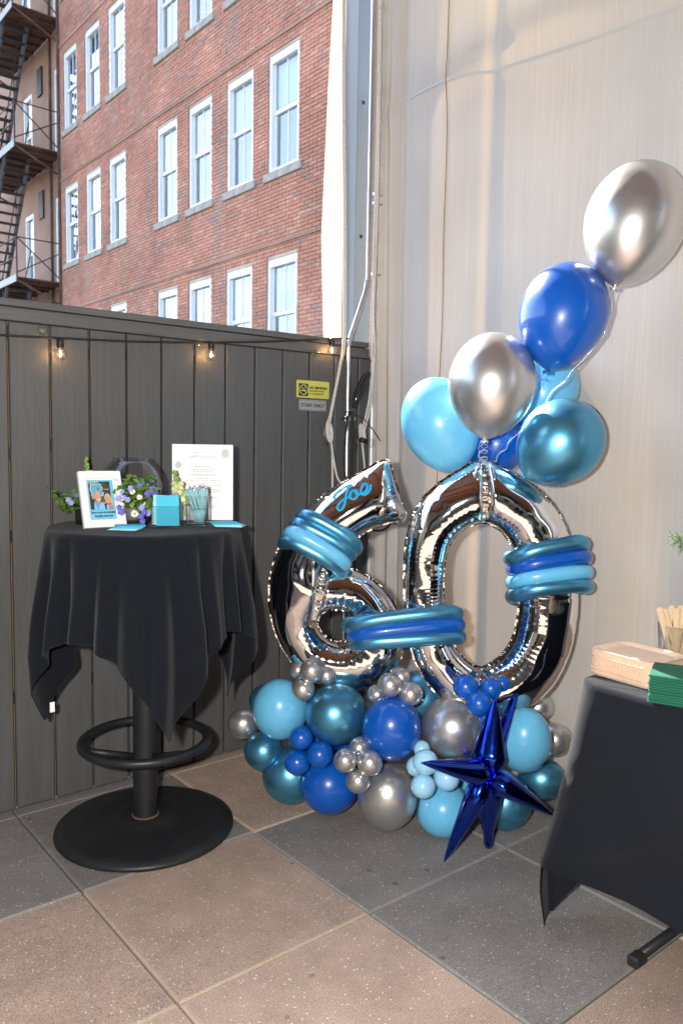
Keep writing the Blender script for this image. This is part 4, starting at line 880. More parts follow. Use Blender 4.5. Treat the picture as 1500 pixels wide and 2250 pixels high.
# long twisting balloons wrapped round the digits
def loop(key, A, Bp, depth, label, group, r=.0255, lift=0.0, k=0):
    A, Bp = Vector(A), Vector(Bp); c = (A + Bp) / 2; u = (Bp - A) / 2; nrm = Vector(ZERO_N); v = nrm * depth
    pts = []; rad = []; N_ = 72
    for i in range(N_):
        a = 2 * math.pi * i / N_; ca, sa = math.cos(a), math.sin(a); ex = .62
        pts.append(c + u * math.copysign(abs(ca) ** ex, ca) + v * math.copysign(abs(sa) ** ex, sa) + Vector((0, 0, .004 * math.sin(2 * a + k) + .034 * (sa - .6)))); rad.append(r * (1 + .05 * math.sin(3 * a + k)))
    o = put('twist_balloon', MB().tube([p - c for p in pts], rad, 18, closed=True).mesh('twist_balloon', M[key], True), None, c); return tag(o, label, 'balloon', group)
nm = ('top', 'second', 'third', 'lowest')
for i, (k, a, b) in enumerate(TWA): loop(k, a, b, .085, '%s long %s balloon looped round the tail of the six, %s of four' % ('slender', CN[k], nm[i]), 'loops round the six', k=i)
for i, (k, a, b) in enumerate(TWB): loop(k, a, b, .10, '%s long %s balloon looped round the side of the zero, %s of four' % ('slender', CN[k], nm[i]), 'loops round the zero', .0262, k=i)
for i, (k, a, b) in enumerate(TWC): loop(k, a, b, .105, 'long %s balloon binding the six to the zero, %s of three' % (CN[k], ('top', 'middle', 'lowest')[i]), 'loops binding the digits', .0262, k=i)

# star
star = thing('foil_star', 'dark blue foil starburst balloon with long spikes leaning on the garland', 'foil balloon', STAR_C)
for n, t in enumerate(STAR_T):
    d = Vector(t) - Vector(STAR_C); L_ = d.length; mb = MB(); N_ = 26; rows_ = 22; wmax = (.047, .047, .047, .040, .047, .020, .03)[n]
    for j in range(rows_ + 1):
        s = j / rows_; r = wmax * min(1, (s / .22) ** .55) * max(0.0, (1 - s)) ** .82 * 1.25 + .002
        if n == 3: r = max(r, .014 * (1 if s < .97 else .7))
        r *= 1 - .09 * math.exp(-((s - .30) / .012) ** 2) - .09 * math.exp(-((s - .20) / .012) ** 2) - .06 * math.exp(-((s - .12) / .01) ** 2)
        for q in range(N_):
            a = 2 * math.pi * q / N_; sq = 1 + .10 * math.cos(2 * a) + .05 * math.cos(3 * a + n) * s + .05 * (abs(math.sin(a)) < .13) + .02 * math.sin(9 * a + 8 * s)
            mb.v.append((r * sq * math.cos(a), r * .86 * sq * math.sin(a), s * L_))
    for j in range(rows_):
        for q in range(N_): mb.f.append((j * N_ + q, j * N_ + (q + 1) % N_, (j + 1) * N_ + (q + 1) % N_, (j + 1) * N_ + q))
    mb.f.append(tuple(rows_ * N_ + q for q in range(N_)))
    o = put('spike', mb.mesh('spike', M['foilblue'], True), star); o.rotation_mode = 'QUATERNION'; o.rotation_quaternion = d.to_track_quat('Z', 'Y')
MB().lathe([(0, -.02), (.014, -.012), (.018, 0), (.012, .012), (0, .018)], 12).build('hub', M['foilblue'], star, True)

# ------------------------------------------------------------------ high table
TX, TY, TZ = 1.19, 2.505, 1.066
ht = thing('high_table', 'black pedestal high table with foot ring on a round iron base', 'table', (TX, TY, 0))
MB().lathe([(0, 0), (.302, 0), (.306, .006), (.303, .016), (.27, .026), (.15, .036), (.088, .042), (.084, .046), (0, .046)], 72).build('base', M['tablemetal'], ht, True)
MB().lathe([(.043, .04), (.0415, .055), (.0415, 1.03), (.043, 1.04)], 36).build('column', M['tablemetal'], ht, True)
MB().lathe([(.047, .046), (.048, .049), (.044, .052), (.0415, .052)], 36).build('rust_ring', M['rust'], ht, True)
MB().tube([(.212 * math.cos(a), .212 * math.sin(a), .315) for a in np.linspace(0, 2 * math.pi, 73)[:-1]], .0155, 14, closed=True).build('foot_ring', M['tablemetal'], ht, True)
for a in (R(-70), R(50), R(170)): MB().tube([(.036 * math.cos(a), .036 * math.sin(a), .262), (.204 * math.cos(a), .204 * math.sin(a), .312)], .0115, 10).build('spoke', M['tablemetal'], ht, True)
MB().lathe([(0, 1.03), (.30, 1.03), (.305, 1.036), (.305, 1.056), (.30, 1.062), (0, 1.062)], 64).build('top', M['tablemetal'], ht)
PH = R(-105.5); HA = .655; RT = .309
def cloth_point(th, d):
    """point of the cloth at angle th, distance d from the centre measured along the cloth"""
    if d < RT: return (TX + d * math.cos(th), TY + d * math.sin(th), TZ + .0015 * math.sin(5 * th + 9 * d) * (d / RT))
    s = d - RT; c = th - PH
    bend = min(1.0, s / .03); drop = max(0.0, s - .012 * bend)
    cor = math.cos(4 * c)                                    # 1 on the corners
    q = min(1.0, s / .30); sh = 0.0; cf = math.degrees((th - R(-115.4) + math.pi) % (2 * math.pi) - math.pi)
    for a0, wdt, dep in FOLDS:
        dd = (cf - a0 + 180) % 360 - 180; g = math.exp(-(dd / wdt) ** 2); g2 = math.exp(-((dd - 2.6 * wdt) / (1.7 * wdt)) ** 2) + .6 * math.exp(-((dd + 2.8 * wdt) / (1.8 * wdt)) ** 2)
        sh += dep * (-g + .50 * g2)
    f = (.016 * cor + sh + .004 * math.sin(17 * c + 6 * s)) * q ** 1.15
    r = RT + .012 * bend + .052 * min(1, s / .5) + f
    cd_ = abs((math.degrees(c) + 180) % 360 - 180) - 90; wv_ = min(1, max(0, (cd_ + 8) / 62))
    r -= .135 * math.sin(math.pi * wv_) * q                                    # the side corners turn in behind the table edge
    if s > .40: r -= (s - .40) * .15
    tw = .05 * q * math.sin(4 * c + .8)
    return (TX + r * math.cos(th + tw), TY + r * math.sin(th + tw), TZ - drop * (.985 + .075 * max(0.0, cor) * q))
FOLDS = [(-62, 4.0, .030), (-44, 3.2, .030), (-25, 3.0, .026), (-13, 3.6, .034), (1, 2.2, .022), (13, 3.4, .034), (31, 2.4, .042), (52, 2.8, .040), (70, 4, .03), (95, 5, .035), (130, 6, .035), (165, 5, .03), (-160, 6, .035), (-125, 5, .035), (-92, 4, .03)]
NT, ND = 360, 52; vs = []; 
for j in range(ND + 1):
    for i in range(NT):
        th = 2 * math.pi * i / NT; e = th - PH - math.pi / 4; edge = HA / max(abs(math.cos(e)), abs(math.sin(e)))
        u = j / ND; d = RT * (u / .3) if u < .3 else RT + (edge - RT) * (u - .3) / .7
        vs.append(cloth_point(th, max(d, .0005)))
fs = [(j * NT + i, j * NT + (i + 1) % NT, (j + 1) * NT + (i + 1) % NT, (j + 1) * NT + i) for j in range(ND) for i in range(NT)]
fs.append(tuple(range(NT - 1, -1, -1)))
hc = MB().add(vs, fs).build('tablecloth', M['blackcloth'], None, True); tag(hc, 'black square cloth hanging in points from the high round table', 'tablecloth')
hem = [vs[ND * NT + i] for i in range(NT)]
MB().tube(hem, .0016, 5, closed=True).build('hem', M['blackcloth'], hc)
lp = min(hem, key=lambda q: (Vector(q) - Vector((0.86, 2.62, .5))).length)
MB().box(lp[0] - .004, lp[0] + .012, lp[1] - .004, lp[1] - .002, lp[2] - .032, lp[2] + .002).build('care_tag', M['matboard'], hc)

TT = TZ + .0035
def face_cam(P, extra=0.0):                                  # rotation about z so that local -y looks at the camera
    return math.atan2(-P[1], -P[0]) + math.pi / 2 + extra
# picture frame
fc = (1.048, 2.485); pf = thing('picture_frame', 'white picture frame with a couple photo leaning on the high table', 'picture frame', (fc[0], fc[1], TT), face_cam(fc, R(20)))
FWd, FHt = .142, .192; piv = bpy.data.objects.new('frame', None)
lean = R(-19)
def fr_part(name, mb, m, y=0.0):
    o = mb.build(name, m, pf); o.rotation_euler = (lean, 0, 0); return o
b_ = .024
fr_part('frame', MB().box(-FWd / 2, -FWd / 2 + b_, 0, .018, 0, FHt, .002).box(FWd / 2 - b_, FWd / 2, 0, .018, 0, FHt, .002).box(-FWd / 2 + b_, FWd / 2 - b_, .0004, .0176, FHt - b_, FHt - .0004).box(-FWd / 2 + b_, FWd / 2 - b_, .0004, .0176, .0004, b_), M['whiteframe'])
fr_part('backing', MB().box(-FWd / 2 + .004, FWd / 2 - .004, .013, .017, .004, FHt - .004), M['matboard'])
iw, ih = FWd - 2 * b_, FHt - 2 * b_
fr_part('mat_border', MB().box(-iw / 2, iw / 2, .0105, .0128, b_, FHt - b_), M['matboard'])
ca = b_ + .004; cw, ch = iw - .008, ih - .008
fr_part('card', MB().box(-cw / 2, cw / 2, .0090, .0102, ca, ca + ch), M['print_blue'])
px = lambda x: -cw / 2 + x * cw; pz = lambda z: ca + z * ch
def flat(name, poly, m, lay): return fr_part(name, MB().prism([(px(x), pz(z)) for x, z in poly], .0002, .0088 - lay * .0003), m)
def ell(cx, cz, rx, rz, n=18, rot=0):
    return [(cx + rx * math.cos(a) * math.cos(rot) - rz * math.sin(a) * math.sin(rot), cz + (rx * math.cos(a) * math.sin(rot) + rz * math.sin(a) * math.cos(rot)) * 1) for a in np.linspace(0, 2 * math.pi, n + 1)[:-1]]
ph0, ph1 = .25, .955
Q = lambda a, b: ((a - 300) / 740 * .84 + .03, ph1 - (b - 400) / 850 * (ph1 - ph0))
flat('photo_ground', [(.03, ph0), (.87, ph0), (.87, ph1), (.03, ph1)], M['photo_dark'], 0)
flat('photo_patch', [Q(300, 400), Q(660, 400), Q(660, 460), Q(300, 470)], M['photo_tan'], 1); flat('photo_patch', [Q(360, 740), Q(470, 800), Q(480, 930), Q(400, 940)], M['photo_tan'], 1)
flat('photo_patch', [Q(690, 850), Q(830, 850), Q(830, 1040), Q(690, 1040)], M['photo_green'], 1); flat('photo_patch', [Q(740, 630), Q(1000, 630), Q(1005, 655), Q(740, 660)], M['photo_tan'], 1)
em = [(350, 690), (342, 620), (370, 560), (362, 505), (400, 462), (440, 490), (520, 475), (650, 485), (668, 458), (742, 500), (742, 545), (787, 600), (737, 652), (737, 700), (757, 697), (803, 745), (787, 815), (737, 852), (690, 832), (655, 770), (630, 700), (550, 660), (440, 785)]
def grow(pl, k):
    cx = sum(q[0] for q in pl) / len(pl); cz = sum(q[1] for q in pl) / len(pl); return [(cx + (x - cx) * k, cz + (z - cz) * k) for x, z in pl]
flat('emblem_edge', [Q(*q) for q in em], M['print_white'], 2); flat('emblem', [Q(*q) for q in grow(em, .93)], M['emblem'], 3)
flat('emblem_gap', [Q(555, 585), Q(640, 595), Q(642, 665)], M['photo_dark'], 4)
flat('shirt', [Q(420, 1250), Q(430, 1080), Q(470, 990), Q(560, 1080), Q(680, 1030), Q(770, 1090), Q(795, 1250)], M['shirt'], 4); flat('collar', [Q(450, 1000), Q(475, 960), Q(600, 1130), Q(560, 1250), Q(530, 1250)], M['emblem'], 5)
flat('arm', [Q(700, 1040), Q(830, 1010), Q(850, 1080), Q(760, 1090)], M['skin2'], 4)
flat('neck', [Q(500, 960), Q(660, 960), Q(650, 1080), Q(600, 1120), Q(540, 1070)], M['skin2'], 6); flat('face', [Q(575 + 105 * math.cos(a), 860 + 165 * math.sin(a)) for a in np.linspace(0, 6.28, 20)[:-1]], M['skin'], 7)
flat('hair', [Q(575 + 112 * math.cos(a), 800 + 130 * math.sin(a)) for a in np.linspace(3.2, 6.1, 12)], M['hair_grey'], 6); flat('face_shade', [Q(460, 800), Q(480, 800), Q(500, 960), Q(480, 940)], M['skin2'], 8)
flat('eyes', [Q(530, 845), Q(650, 850), Q(650, 862), Q(530, 858)], M['skin2'], 8); flat('mouth', [Q(560, 955), Q(655, 950), Q(640, 975), Q(590, 980)], M['print_white'], 8)
flat('hair', [Q(800, 960), Q(800, 860), Q(850, 785), Q(930, 770), Q(1000, 830), Q(1050, 950), Q(1085, 1130), Q(1010, 1160), Q(960, 900)], M['hair_blond'], 5)
flat('blouse', [Q(840, 1250), Q(850, 1120), Q(910, 1100), Q(930, 1250)], M['shirt'], 5); flat('neck', [Q(900, 1100), Q(1010, 1080), Q(1075, 1170), Q(1050, 1245), Q(920, 1245)], M['skin2'], 6)
flat('face', [Q(910 + 88 * math.cos(a), 965 + 125 * math.sin(a)) for a in np.linspace(0, 6.28, 20)[:-1]], M['skin'], 7); flat('hair', [Q(805, 930), Q(815, 850), Q(870, 800), Q(950, 810), Q(1010, 900), Q(960, 880), Q(880, 850), Q(830, 900)], M['hair_blond'], 8)
flat('eyes', [Q(850, 945), Q(955, 960), Q(955, 972), Q(850, 957)], M['skin2'], 8)
for tx, zz, wdt in (('Share some encouraging', .155, 1.02), ('thoughts about Joe', .065, .76)):
    o = letters(pf, tx, .011, 0, 0, M['ink'], cw * wdt * .93, align='CENTER', bold=.0002); xo_ = .035 * cw
    o.matrix_local = Matrix.Rotation(lean, 4, 'X') @ Matrix.Translation((-.0 + (0 if wdt < .8 else -.01 * cw), .0078, pz(zz))) @ Matrix.Rotation(R(90), 4, 'X')
fr_part('stand', MB().box(-.02, .02, .0185, .022, .0, .12), M['blackplastic']); bpy.data.objects['stand'].rotation_euler = (R(14), 0, 0); bpy.data.objects['stand'].location = (0, .072, 0)

# menu board
mc = (1.432, 2.535); mbd = thing('menu_board', 'white printed board standing behind the pens on the high table', 'board', (mc[0], mc[1], TT), face_cam(mc, R(2)))
def mb_part(name, mb, m): o = mb.build(name, m, mbd); o.rotation_euler = (R(-3), 0, 0); return o
MW, MH = .217, .274
mb_part('panel', MB().box(-MW / 2, MW / 2, 0, .006, 0, MH, .001), M['matboard'])
def mtext(tx, size, z, wdt, m, x=0.0):
    o = letters(mbd, tx, size, 0, 0, m, wdt, align='CENTER'); o.matrix_local = Matrix.Rotation(R(-3), 4, 'X') @ Matrix.Translation((x, -.0009, z)) @ Matrix.Rotation(R(90), 4, 'X')
mtext('HAPPY 60TH JOE!', .015, .224, .098, M['inkgrey'])
rr_ = random.Random(4)
for zf, x0_, x1_, hgt, m in ((.885, .34, .64, .0024, 'inkgrey'), (.70, .38, .62, .005, 'inkpale'), (.665, .30, .70, .0022, 'inkgrey'), (.642, .33, .68, .0022, 'inkgrey'), (.59, .31, .70, .005, 'inkpale'), (.55, .40, .61, .0026, 'inkgrey'), (.525, .22, .82, .0022, 'inkgrey'), (.485, .42, .60, .0022, 'inkgrey'), (.46, .25, .80, .0022, 'inkgrey'), (.40, .55, .78, .0022, 'inkgrey'), (.375, .5, .79, .0022, 'inkgrey'), (.30, .5, .74, .0022, 'inkgrey'), (.185, .5, .75, .0022, 'inkgrey'), (.16, .5, .70, .0022, 'inkgrey')):
    mb_ = MB(); x = x0_
    while x < x1_:                                           # lines of print too small to read: a row of word blocks
        wl = rr_.uniform(.018, .05); mb_.box(-MW / 2 + x * MW, -MW / 2 + min(x + wl, x1_) * MW, -.0008, -.0004, zf * MH, zf * MH + hgt); x += wl + .012
    mb_part('print_line', mb_, M[m])
for cx, cz, s in ((.87, .885, 1.0), (.10, .73, .8)):
    mb_part('printed_balloon', MB().prism([(-MW / 2 + cx * MW + .0135 * s * math.cos(a), cz * MH + .0165 * s * math.sin(a)) for a in np.linspace(0, 6.28, 22)[:-1]], .0003, -.0004), M['inkpale'])
    mb_part('printed_string', MB().tube([(-MW / 2 + cx * MW + .003 * math.sin(q * .8), -.0006, cz * MH - .017 - q * .0025) for q in range(14)], .0006, 5), M['inkpale'])

# fish bowl
fb = MB(); prof = []
for a in np.linspace(-1.15, .98, 26): prof.append((.1145 * math.cos(a), (.128 + .122 * math.sin(a))))
prof = [(0.0, prof[0][1] - .002), (prof[0][0] * .9, prof[0][1] - .002)] + prof + [(prof[-1][0] + .004, prof[-1][1] + .007)]
bo_ = put('fish_bowl', fb.lathe(prof, 56).mesh('fish_bowl', M['bowlglass'], True), None, (1.225, 2.675, TT - .014)); tag(bo_, 'round clear glass fish bowl standing empty behind the flowers', 'bowl')
# planter and flowers
pl_c = Vector((1.107, 2.575, TT))
ang = math.atan2(-.634, .773)
plt = thing('planter', 'long low black planter filled with garden flowers on the high table', 'planter', pl_c, ang)
pv = MB(); 
for j, (k, z) in enumerate(((.97, 0), (1.0, .02), (1.0, .060), (.98, .064), (.93, .062), (.9, .03))):
    for i in range(40): a = 2 * math.pi * i / 40; pv.v.append((.122 * k * math.copysign(abs(math.cos(a)) ** .6, math.cos(a)), .052 * k * math.copysign(abs(math.sin(a)) ** .6, math.sin(a)), z))
for j in range(5):
    for i in range(40): pv.f.append((j * 40 + i, j * 40 + (i + 1) % 40, (j + 1) * 40 + (i + 1) % 40, (j + 1) * 40 + i))
pv.f += [tuple(range(39, -1, -1)), tuple(5 * 40 + i for i in range(40))]
pv.build('tub', M['blackplastic'], plt, True)
def leaf_mesh(l, wd, m, name='leaf'):
    pts = [(0, 0, 0), (-wd * .7, l * .3, .12 * l), (0, l * .32, .06 * l), (wd * .7, l * .3, .12 * l), (-wd * .8, l * .65, .10 * l), (0, l * .66, .05 * l), (wd * .8, l * .65, .10 * l), (0, l, -.06 * l)]
    return MB().add(pts, [(0, 2, 1), (0, 3, 2), (1, 2, 5, 4), (2, 3, 6, 5), (4, 5, 7), (5, 6, 7)]).mesh(name, m, True)
LM = [leaf_mesh(.034, .011, M['leaf']), leaf_mesh(.026, .010, M['leaf2']), leaf_mesh(.042, .010, M['leaf'])]
fr2 = random.Random(21)
def foliage(parent, cx0, cx1, n, zmax, name='leaf'):
    for _ in range(n):
        x = fr2.uniform(cx0, cx1); y = fr2.uniform(-.055, .04); z = .045 + fr2.random() ** 1.2 * zmax * (1 - .5 * abs((x - (cx0 + cx1) / 2) / ((cx1 - cx0) / 2)) ** 2)
        o = put(name, fr2.choice(LM), parent, (x, y, z), (fr2.uniform(-.9, .9), fr2.uniform(-.8, .8), fr2.uniform(0, 6.28)))
        s = fr2.uniform(.7, 1.25); o.scale = (s, s, s)
foliage(plt, .03, .15, 330, .115); foliage(plt, -.17, -.02, 80, .075)
def stem(parent, pts, r=.0016, m='leaf'): MB().tube(spline(pts, 5), r, 6).build('stem', M[m], parent, True)
for x, y, hgt, lx in ((.012, -.02, .135, .01), (.05, .01, .10, -.01), (-.15, -.02, .075, -.05), (-.14, .0, .06, -.035)):
    stem(plt, [(x, y, .04), (x + lx * .4, y, .04 + hgt * .5), (x + lx, y, .04 + hgt)])
    for q in range(7):
        f_ = .35 + q * .1; o = put('leaf', LM[q % 2], plt, (x + lx * f_, y, .04 + hgt * f_), (R(25), 0, q * 2.4)); o.scale = (.9, .9, .9)
def petal_flower(kind, loc, rot, n, r, m, cm, cr):
    o = thing_part(kind, loc, rot)
    return o
def flower_mesh(n, r, wd, cup, name, m):
    mb = MB()
    for k in range(n):
        a = 2 * math.pi * k / n + .1 * math.sin(k * 5); ca, sa = math.cos(a), math.sin(a)
        P_ = [(0, 0, 0), (.45 * r, -wd, cup * .5), (r * .85, -wd * .8, cup), (r, 0, cup * .9), (r * .85, wd * .8, cup), (.45 * r, wd, cup * .5)]
        mb.add([(x * ca - y * sa, x * sa + y * ca, z) for x, y, z in P_], [(0, 1, 2, 3), (0, 3, 4, 5)])
    return mb.mesh(name, m, True)
FM = {'daisy': flower_mesh(15, .0165, .0022, .002, 'daisy', M['white_petal']), 'violet': flower_mesh(5, .0165, .0075, .006, 'violet', M['violet']), 'lilac': flower_mesh(6, .0135, .005, .007, 'lilac', M['lilac'])}
eye = MB().lathe([(.0058, -.001), (.0055, .002), (.003, .0042), (0, .005)], 12).mesh('flower_centre', M['yolk'], True)
def flower(kind, u, up_, fwd, tilt=0.0, s=1.0):
    s *= .74; u = u if u < -.05 else .035 + u * .8
    o = put(kind, FM[kind], plt, (u, -fwd - .012, up_ + .012), (R(70) + tilt, fr2.uniform(-.5, .5), fr2.uniform(-.4, .4))); o.scale = (s, s, s)
    c = put('flower_centre', eye, o); c.scale = (1, 1, 1) if kind == 'daisy' else (.4, .4, .6)
for a in ((.075, .030, .062), (.063, .102, .05), (.118, .060, .055), (.095, .085, .06)): flower('daisy', *a, s=1.15 if a[0] == .075 else .85)
for a in ((.022, .036, .066), (.012, .050, .064), (.105, .022, .066), (.112, .004, .066), (.128, .094, .05), (.083, .118, .03), (.098, .122, .02), (.145, .10, .02), (.15, .06, .03), (-.118, .085, .01), (.118, .035, .062), (.14, .108, .03)): flower('violet', *a, s=fr2.uniform(.8, 1.15))
for a in ((.035, .082, .058), (.005, .078, .05), (.02, .10, .04), (.055, .112, .045), (-.13, .07, .03), (-.12, .06, .045), (.108, .05, .064), (.045, .075, .06), (.132, .03, .05)): flower('lilac', *a, s=fr2.uniform(.8, 1.2))
def snapdragon(base, tipv, n, label):
    t = thing('snapdragon', label, 'flower', base); d = Vector(tipv) - Vector(base)
    MB().tube([(0, 0, 0), tuple(d * .5 + Vector((.004, 0, 0))), tuple(d)], .0022, 6).build('stem', M['leaf2'], t, True)
    bud = MB().lathe([(0, -.010), (.006, -.007), (.0085, 0), (.006, .008), (0, .013)], 10).mesh('bud', M['leaf2'], True); blo = MB().lathe([(0, -.012), (.009, -.008), (.013, .001), (.015, .010), (.010, .008), (0, .006)], 10).mesh('blossom', M['snap'], True)
    for k in range(n):
        f_ = .30 + .70 * k / n; a = k * 2.4; big = f_ < .72; r_ = (.012 if big else .005) * (1.3 - f_ * .6)
        o = put('blossom' if big else 'bud', blo if big else bud, t, tuple(d * f_ + Vector((r_ * math.cos(a), r_ * math.sin(a), 0))), (R(50) * math.cos(a), R(50) * math.sin(a), a)); s = 1.15 - .55 * f_; o.scale = (s, s, s)
snapdragon((1.30, 2.42, TT + .03), (1.285, 2.475, TT + .185), 24, 'cream and green snapdragon stem leaning before the white board')
snapdragon((1.07, 2.66, TT + .02), (1.062, 2.69, TT + .225), 22, 'green snapdragon spike rising behind the picture frame')
# candle ball beside the cards
tag(put('crystal_ball', MB().lathe([(0, -.016), (.011, -.012), (.0155, 0), (.011, .012), (0, .016)], 16).mesh('crystal_ball', M['signsilver'], True), None, (1.262, 2.42, TT + .098)), 'small silver ball resting among the flowers over the card glass', 'ball')
# glass of cards
cg = (1.208, 2.372); gz = thing('card_glass', 'square clear glass holding upright turquoise cards', 'glass', (cg[0], cg[1], TT), face_cam(cg, R(-6)))
gw = .047
MB().box(-gw, gw, -.0255, -.0235, .002, .072).box(-gw, gw, .0235, .0255, .002, .072).box(-gw, -gw + .002, -.0235, .0235, .002, .072).box(gw - .002, gw, -.0235, .0235, .002, .072).box(-gw, gw, -.0255, .0255, 0, .006).build('glass_wall', M['thinglass'], gz)
MB().tube([(-gw, -.0245, .072), (gw, -.0245, .072), (gw, .0245, .072), (-gw, .0245, .072)], .0012, 6, closed=True).build('rim', M['solidglass'], gz)
for k in range(9):
    m = M['pale_card'] if k in (6, 7) else M['teal_card']; o = MB().box(-.036, .036, -.0009, .0009, 0, .098, 0).build('card', m)
    dx = -.012 if k in (6, 7) else .004; o.location = Vector((cg[0], cg[1], TT + .008)) + Matrix.Rotation(face_cam(cg, R(-6)), 3, 'Z') @ Vector((dx, -.016 + k * .004, 0)); o.rotation_euler = (0, R(1.5 if k in (6, 7) else -1), face_cam(cg, R(-6)))
    tag(o, ('pale' if k in (6, 7) else 'bright') + ' turquoise card standing in the square glass', 'card', 'pale cards in the glass' if k in (6, 7) else 'cards in the glass')
pg = (1.335, 2.40); pgz = thing('pen_glass', 'round clear tumbler full of pens beside the card glass', 'glass', (pg[0], pg[1], TT))
MB().lathe([(0, .004), (.036, .004), (.038, .0), (.0395, .10), (.0385, .10), (.037, .006), (0, .006)], 40).build('tumbler', M['thinglass'], pgz, True)
MB().tube([(.039 * math.cos(a), .039 * math.sin(a), .1) for a in np.linspace(0, 6.283, 41)[:-1]], .0012, 6, closed=True).build('rim', M['solidglass'], pgz, True)
rt_ = Vector((.773, -.634, 0)); nt_ = Vector((-.634, -.773, 0))
for k, (bx, txx, dy, ht_) in enumerate(((.012, -.036, .012, .128), (.018, -.020, .016, .135), (.004, -.010, .010, .130), (.026, -.004, .013, .136), (.0, .012, .008, .133), (.010, .020, .014, .134), (.018, .027, .016, .137), (.022, .033, .006, .132), (-.006, -.028, .004, .127), (.016, .008, -.006, .138), (.004, .030, -.008, .135), (-.012, .0, -.01, .131))):
    a = Vector((pg[0], pg[1], TT + .008)) + rt_ * (bx * .9) + nt_ * dy; b = Vector((pg[0], pg[1], TT + ht_ - .012)) + rt_ * txx + nt_ * dy * 1.2
    t = thing('pen', 'pale turquoise click pen standing in the tumbler', 'pen', a, group='pens in the tumbler'); d = b - a
    MB().tube([(0, 0, 0), tuple(d * .05), tuple(d * .40), tuple(d * .405), tuple(d * .43), tuple(d * .435), tuple(d)], [.0015, .0050, .0054, .0050, .0050, .0054, .0052], 10).build('barrel', M['pen'], t, True)
    MB().tube([tuple(d * .41), tuple(d * .425)], .0055, 10).build('ring', M['blackplastic'], t); MB().tube([tuple(d), tuple(d * 1.03), tuple(d * 1.09)], [.0045, .0042, .0028], 8).build('clicker', M['steel'], t, True)
    MB().tube([tuple(d * .99 + nt_ * .006), tuple(d * .72 + nt_ * .006)], .0014, 6).build('clip', M['pen'], t)
def loose_cards(c, yaw, n, label, grp, fan):
    for k in range(n):
        pale = k < n // 2; o = MB().box(-.045, .045, -.034, .034, 0, .0016).build('loose_card', M['pale_card'] if pale else M['teal_card'])
        o.location = (c[0] + fan[0] * (n - k), c[1] + fan[1] * (n - k), TT + .002 + k * .0019); o.rotation_euler = (R(random.uniform(-.4, .4)), R(random.uniform(-.4, .4)), yaw + .08 * (k - n / 2)); tag(o, ('pale' if pale else 'bright') + label, 'card', ('pale ' if pale else 'bright ') + grp)
loose_cards((1.085, 2.375), R(-30), 7, ' turquoise card lying in the pile before the picture frame', 'cards before the frame', (-.003, .0))
loose_cards((1.372, 2.312), R(-25), 8, ' turquoise card lying in the pile under the pens', 'cards under the pens', (.004, -.002))

# ------------------------------------------------------------------ buffet table
BX, BY, BZ = 1.80, 1.20, .735
bt = thing('buffet_table', 'folding buffet table with black T shaped legs under a black cloth', 'table', (BX, BY, 0))
MB().box(.035, .735, -1.83, -.035, BZ - .045, BZ - .004, .004).build('top', M['tablemetal'], bt)
for y in (-.17, -1.62):
    MB().tube([(.10, y, .02), (.62, y, .02)], .0130, 10).build('foot', M['tablemetal'], bt, True)
    for x in (.08, .64): MB().box(x - .030 if x < .3 else x - .02, x + .02 if x < .3 else x + .030, y - .0165, y + .0165, 0, .031, .006).build('rubber_foot', M['blackrubber'], bt)
    for x in (.30, .42): MB().tube([(x, y, .02), (x, y, BZ - .05)], .014, 10).build('leg', M['tablemetal'], bt, True)
OV = .535; CR = .065; path = []
for k in range(91): path.append((BX, -.62 + (BY - CR + .62) * (k / 90) ** .8, (-1, 0), 0.0))
for k in range(1, 32):
    a = R(180 - 90 * k / 32); path.append((BX + CR + CR * math.cos(a), BY - CR + CR * math.sin(a), (math.cos(a), math.sin(a)), k / 32))
for k in range(61): path.append((BX + CR + (.73 - CR) * k / 60, BY, (0, 1), 1.0 if k else 1.0))
def buf_pt(i, s):
    x, y, (nx_, ny_), q = path[i]
    sm_ = min(1, max(0, (q - .25) / .35)); sm_ = sm_ * sm_ * (3 - 2 * sm_)
    dl = OV + .20 * sm_ * max(0.0, 1 - max(0, x - BX - .03) / .30)
    d = s * dl; z = BZ - d
    near = math.exp(-((BY - y) / .13) ** 2) if q == 0 else (math.exp(-((x - BX) / .25) ** 2) if q == 1 else 1)
    sw = min(1.0, d / .53); back = max(0.0, d - .53)
    fl_ = .006 + .010 * sw * math.sin(y * 9 + 2) * (1 - .7 * near) + .006 * sw * math.sin(y * 23 + s * 5)
    oy = near * (.105 * sw ** 1.2 - .06 * back) ; ox = nx_ * (fl_ + .02 * near * sw) * min(1, s * 8)
    if q > .3: ox += .05 * back
    diag = .012 * math.sin((y * 1.2 + z * 1.0) * 16 + 1.2) * math.exp(-((y - .95) / .3) ** 2) * s + .004 * math.sin((y * .6 + z) * 33) * s
    for y_, z_, sl_, am in ((1.10, .5, 1.1, .006), (1.02, .35, .9, .007), (.90, .4, 1.3, .006), (1.0, .6, .5, .004)):
        diag += am * math.exp(-(((y - y_) * sl_ + (z - z_)) / .022) ** 2) * math.exp(-((z - z_) / .16) ** 2) * min(1, s * 3)
    return (x + ox - diag * abs(nx_), y + oy + ny_ * .006, z)
NP, NS = len(path), 46; vs = []
for j in range(NS + 1):
    for i in range(NP): vs.append(buf_pt(i, j / NS))
fs = [(j * NP + i, j * NP + i + 1, (j + 1) * NP + i + 1, (j + 1) * NP + i) for j in range(NS) for i in range(NP - 1)]
n0 = len(vs); inner = [(max(x + .012, BX + .02) if True else x, min(y, BY - .02), BZ + .0035) for x, y, _, _ in path]
inner = [(p[0] + (.014 if path[i][3] < .5 else (.0 if path[i][3] >= 1 else .01)), p[1] - (.0 if path[i][3] < .1 else .012), BZ + .0035) for i, p in enumerate([(q[0], q[1]) for q in path])]
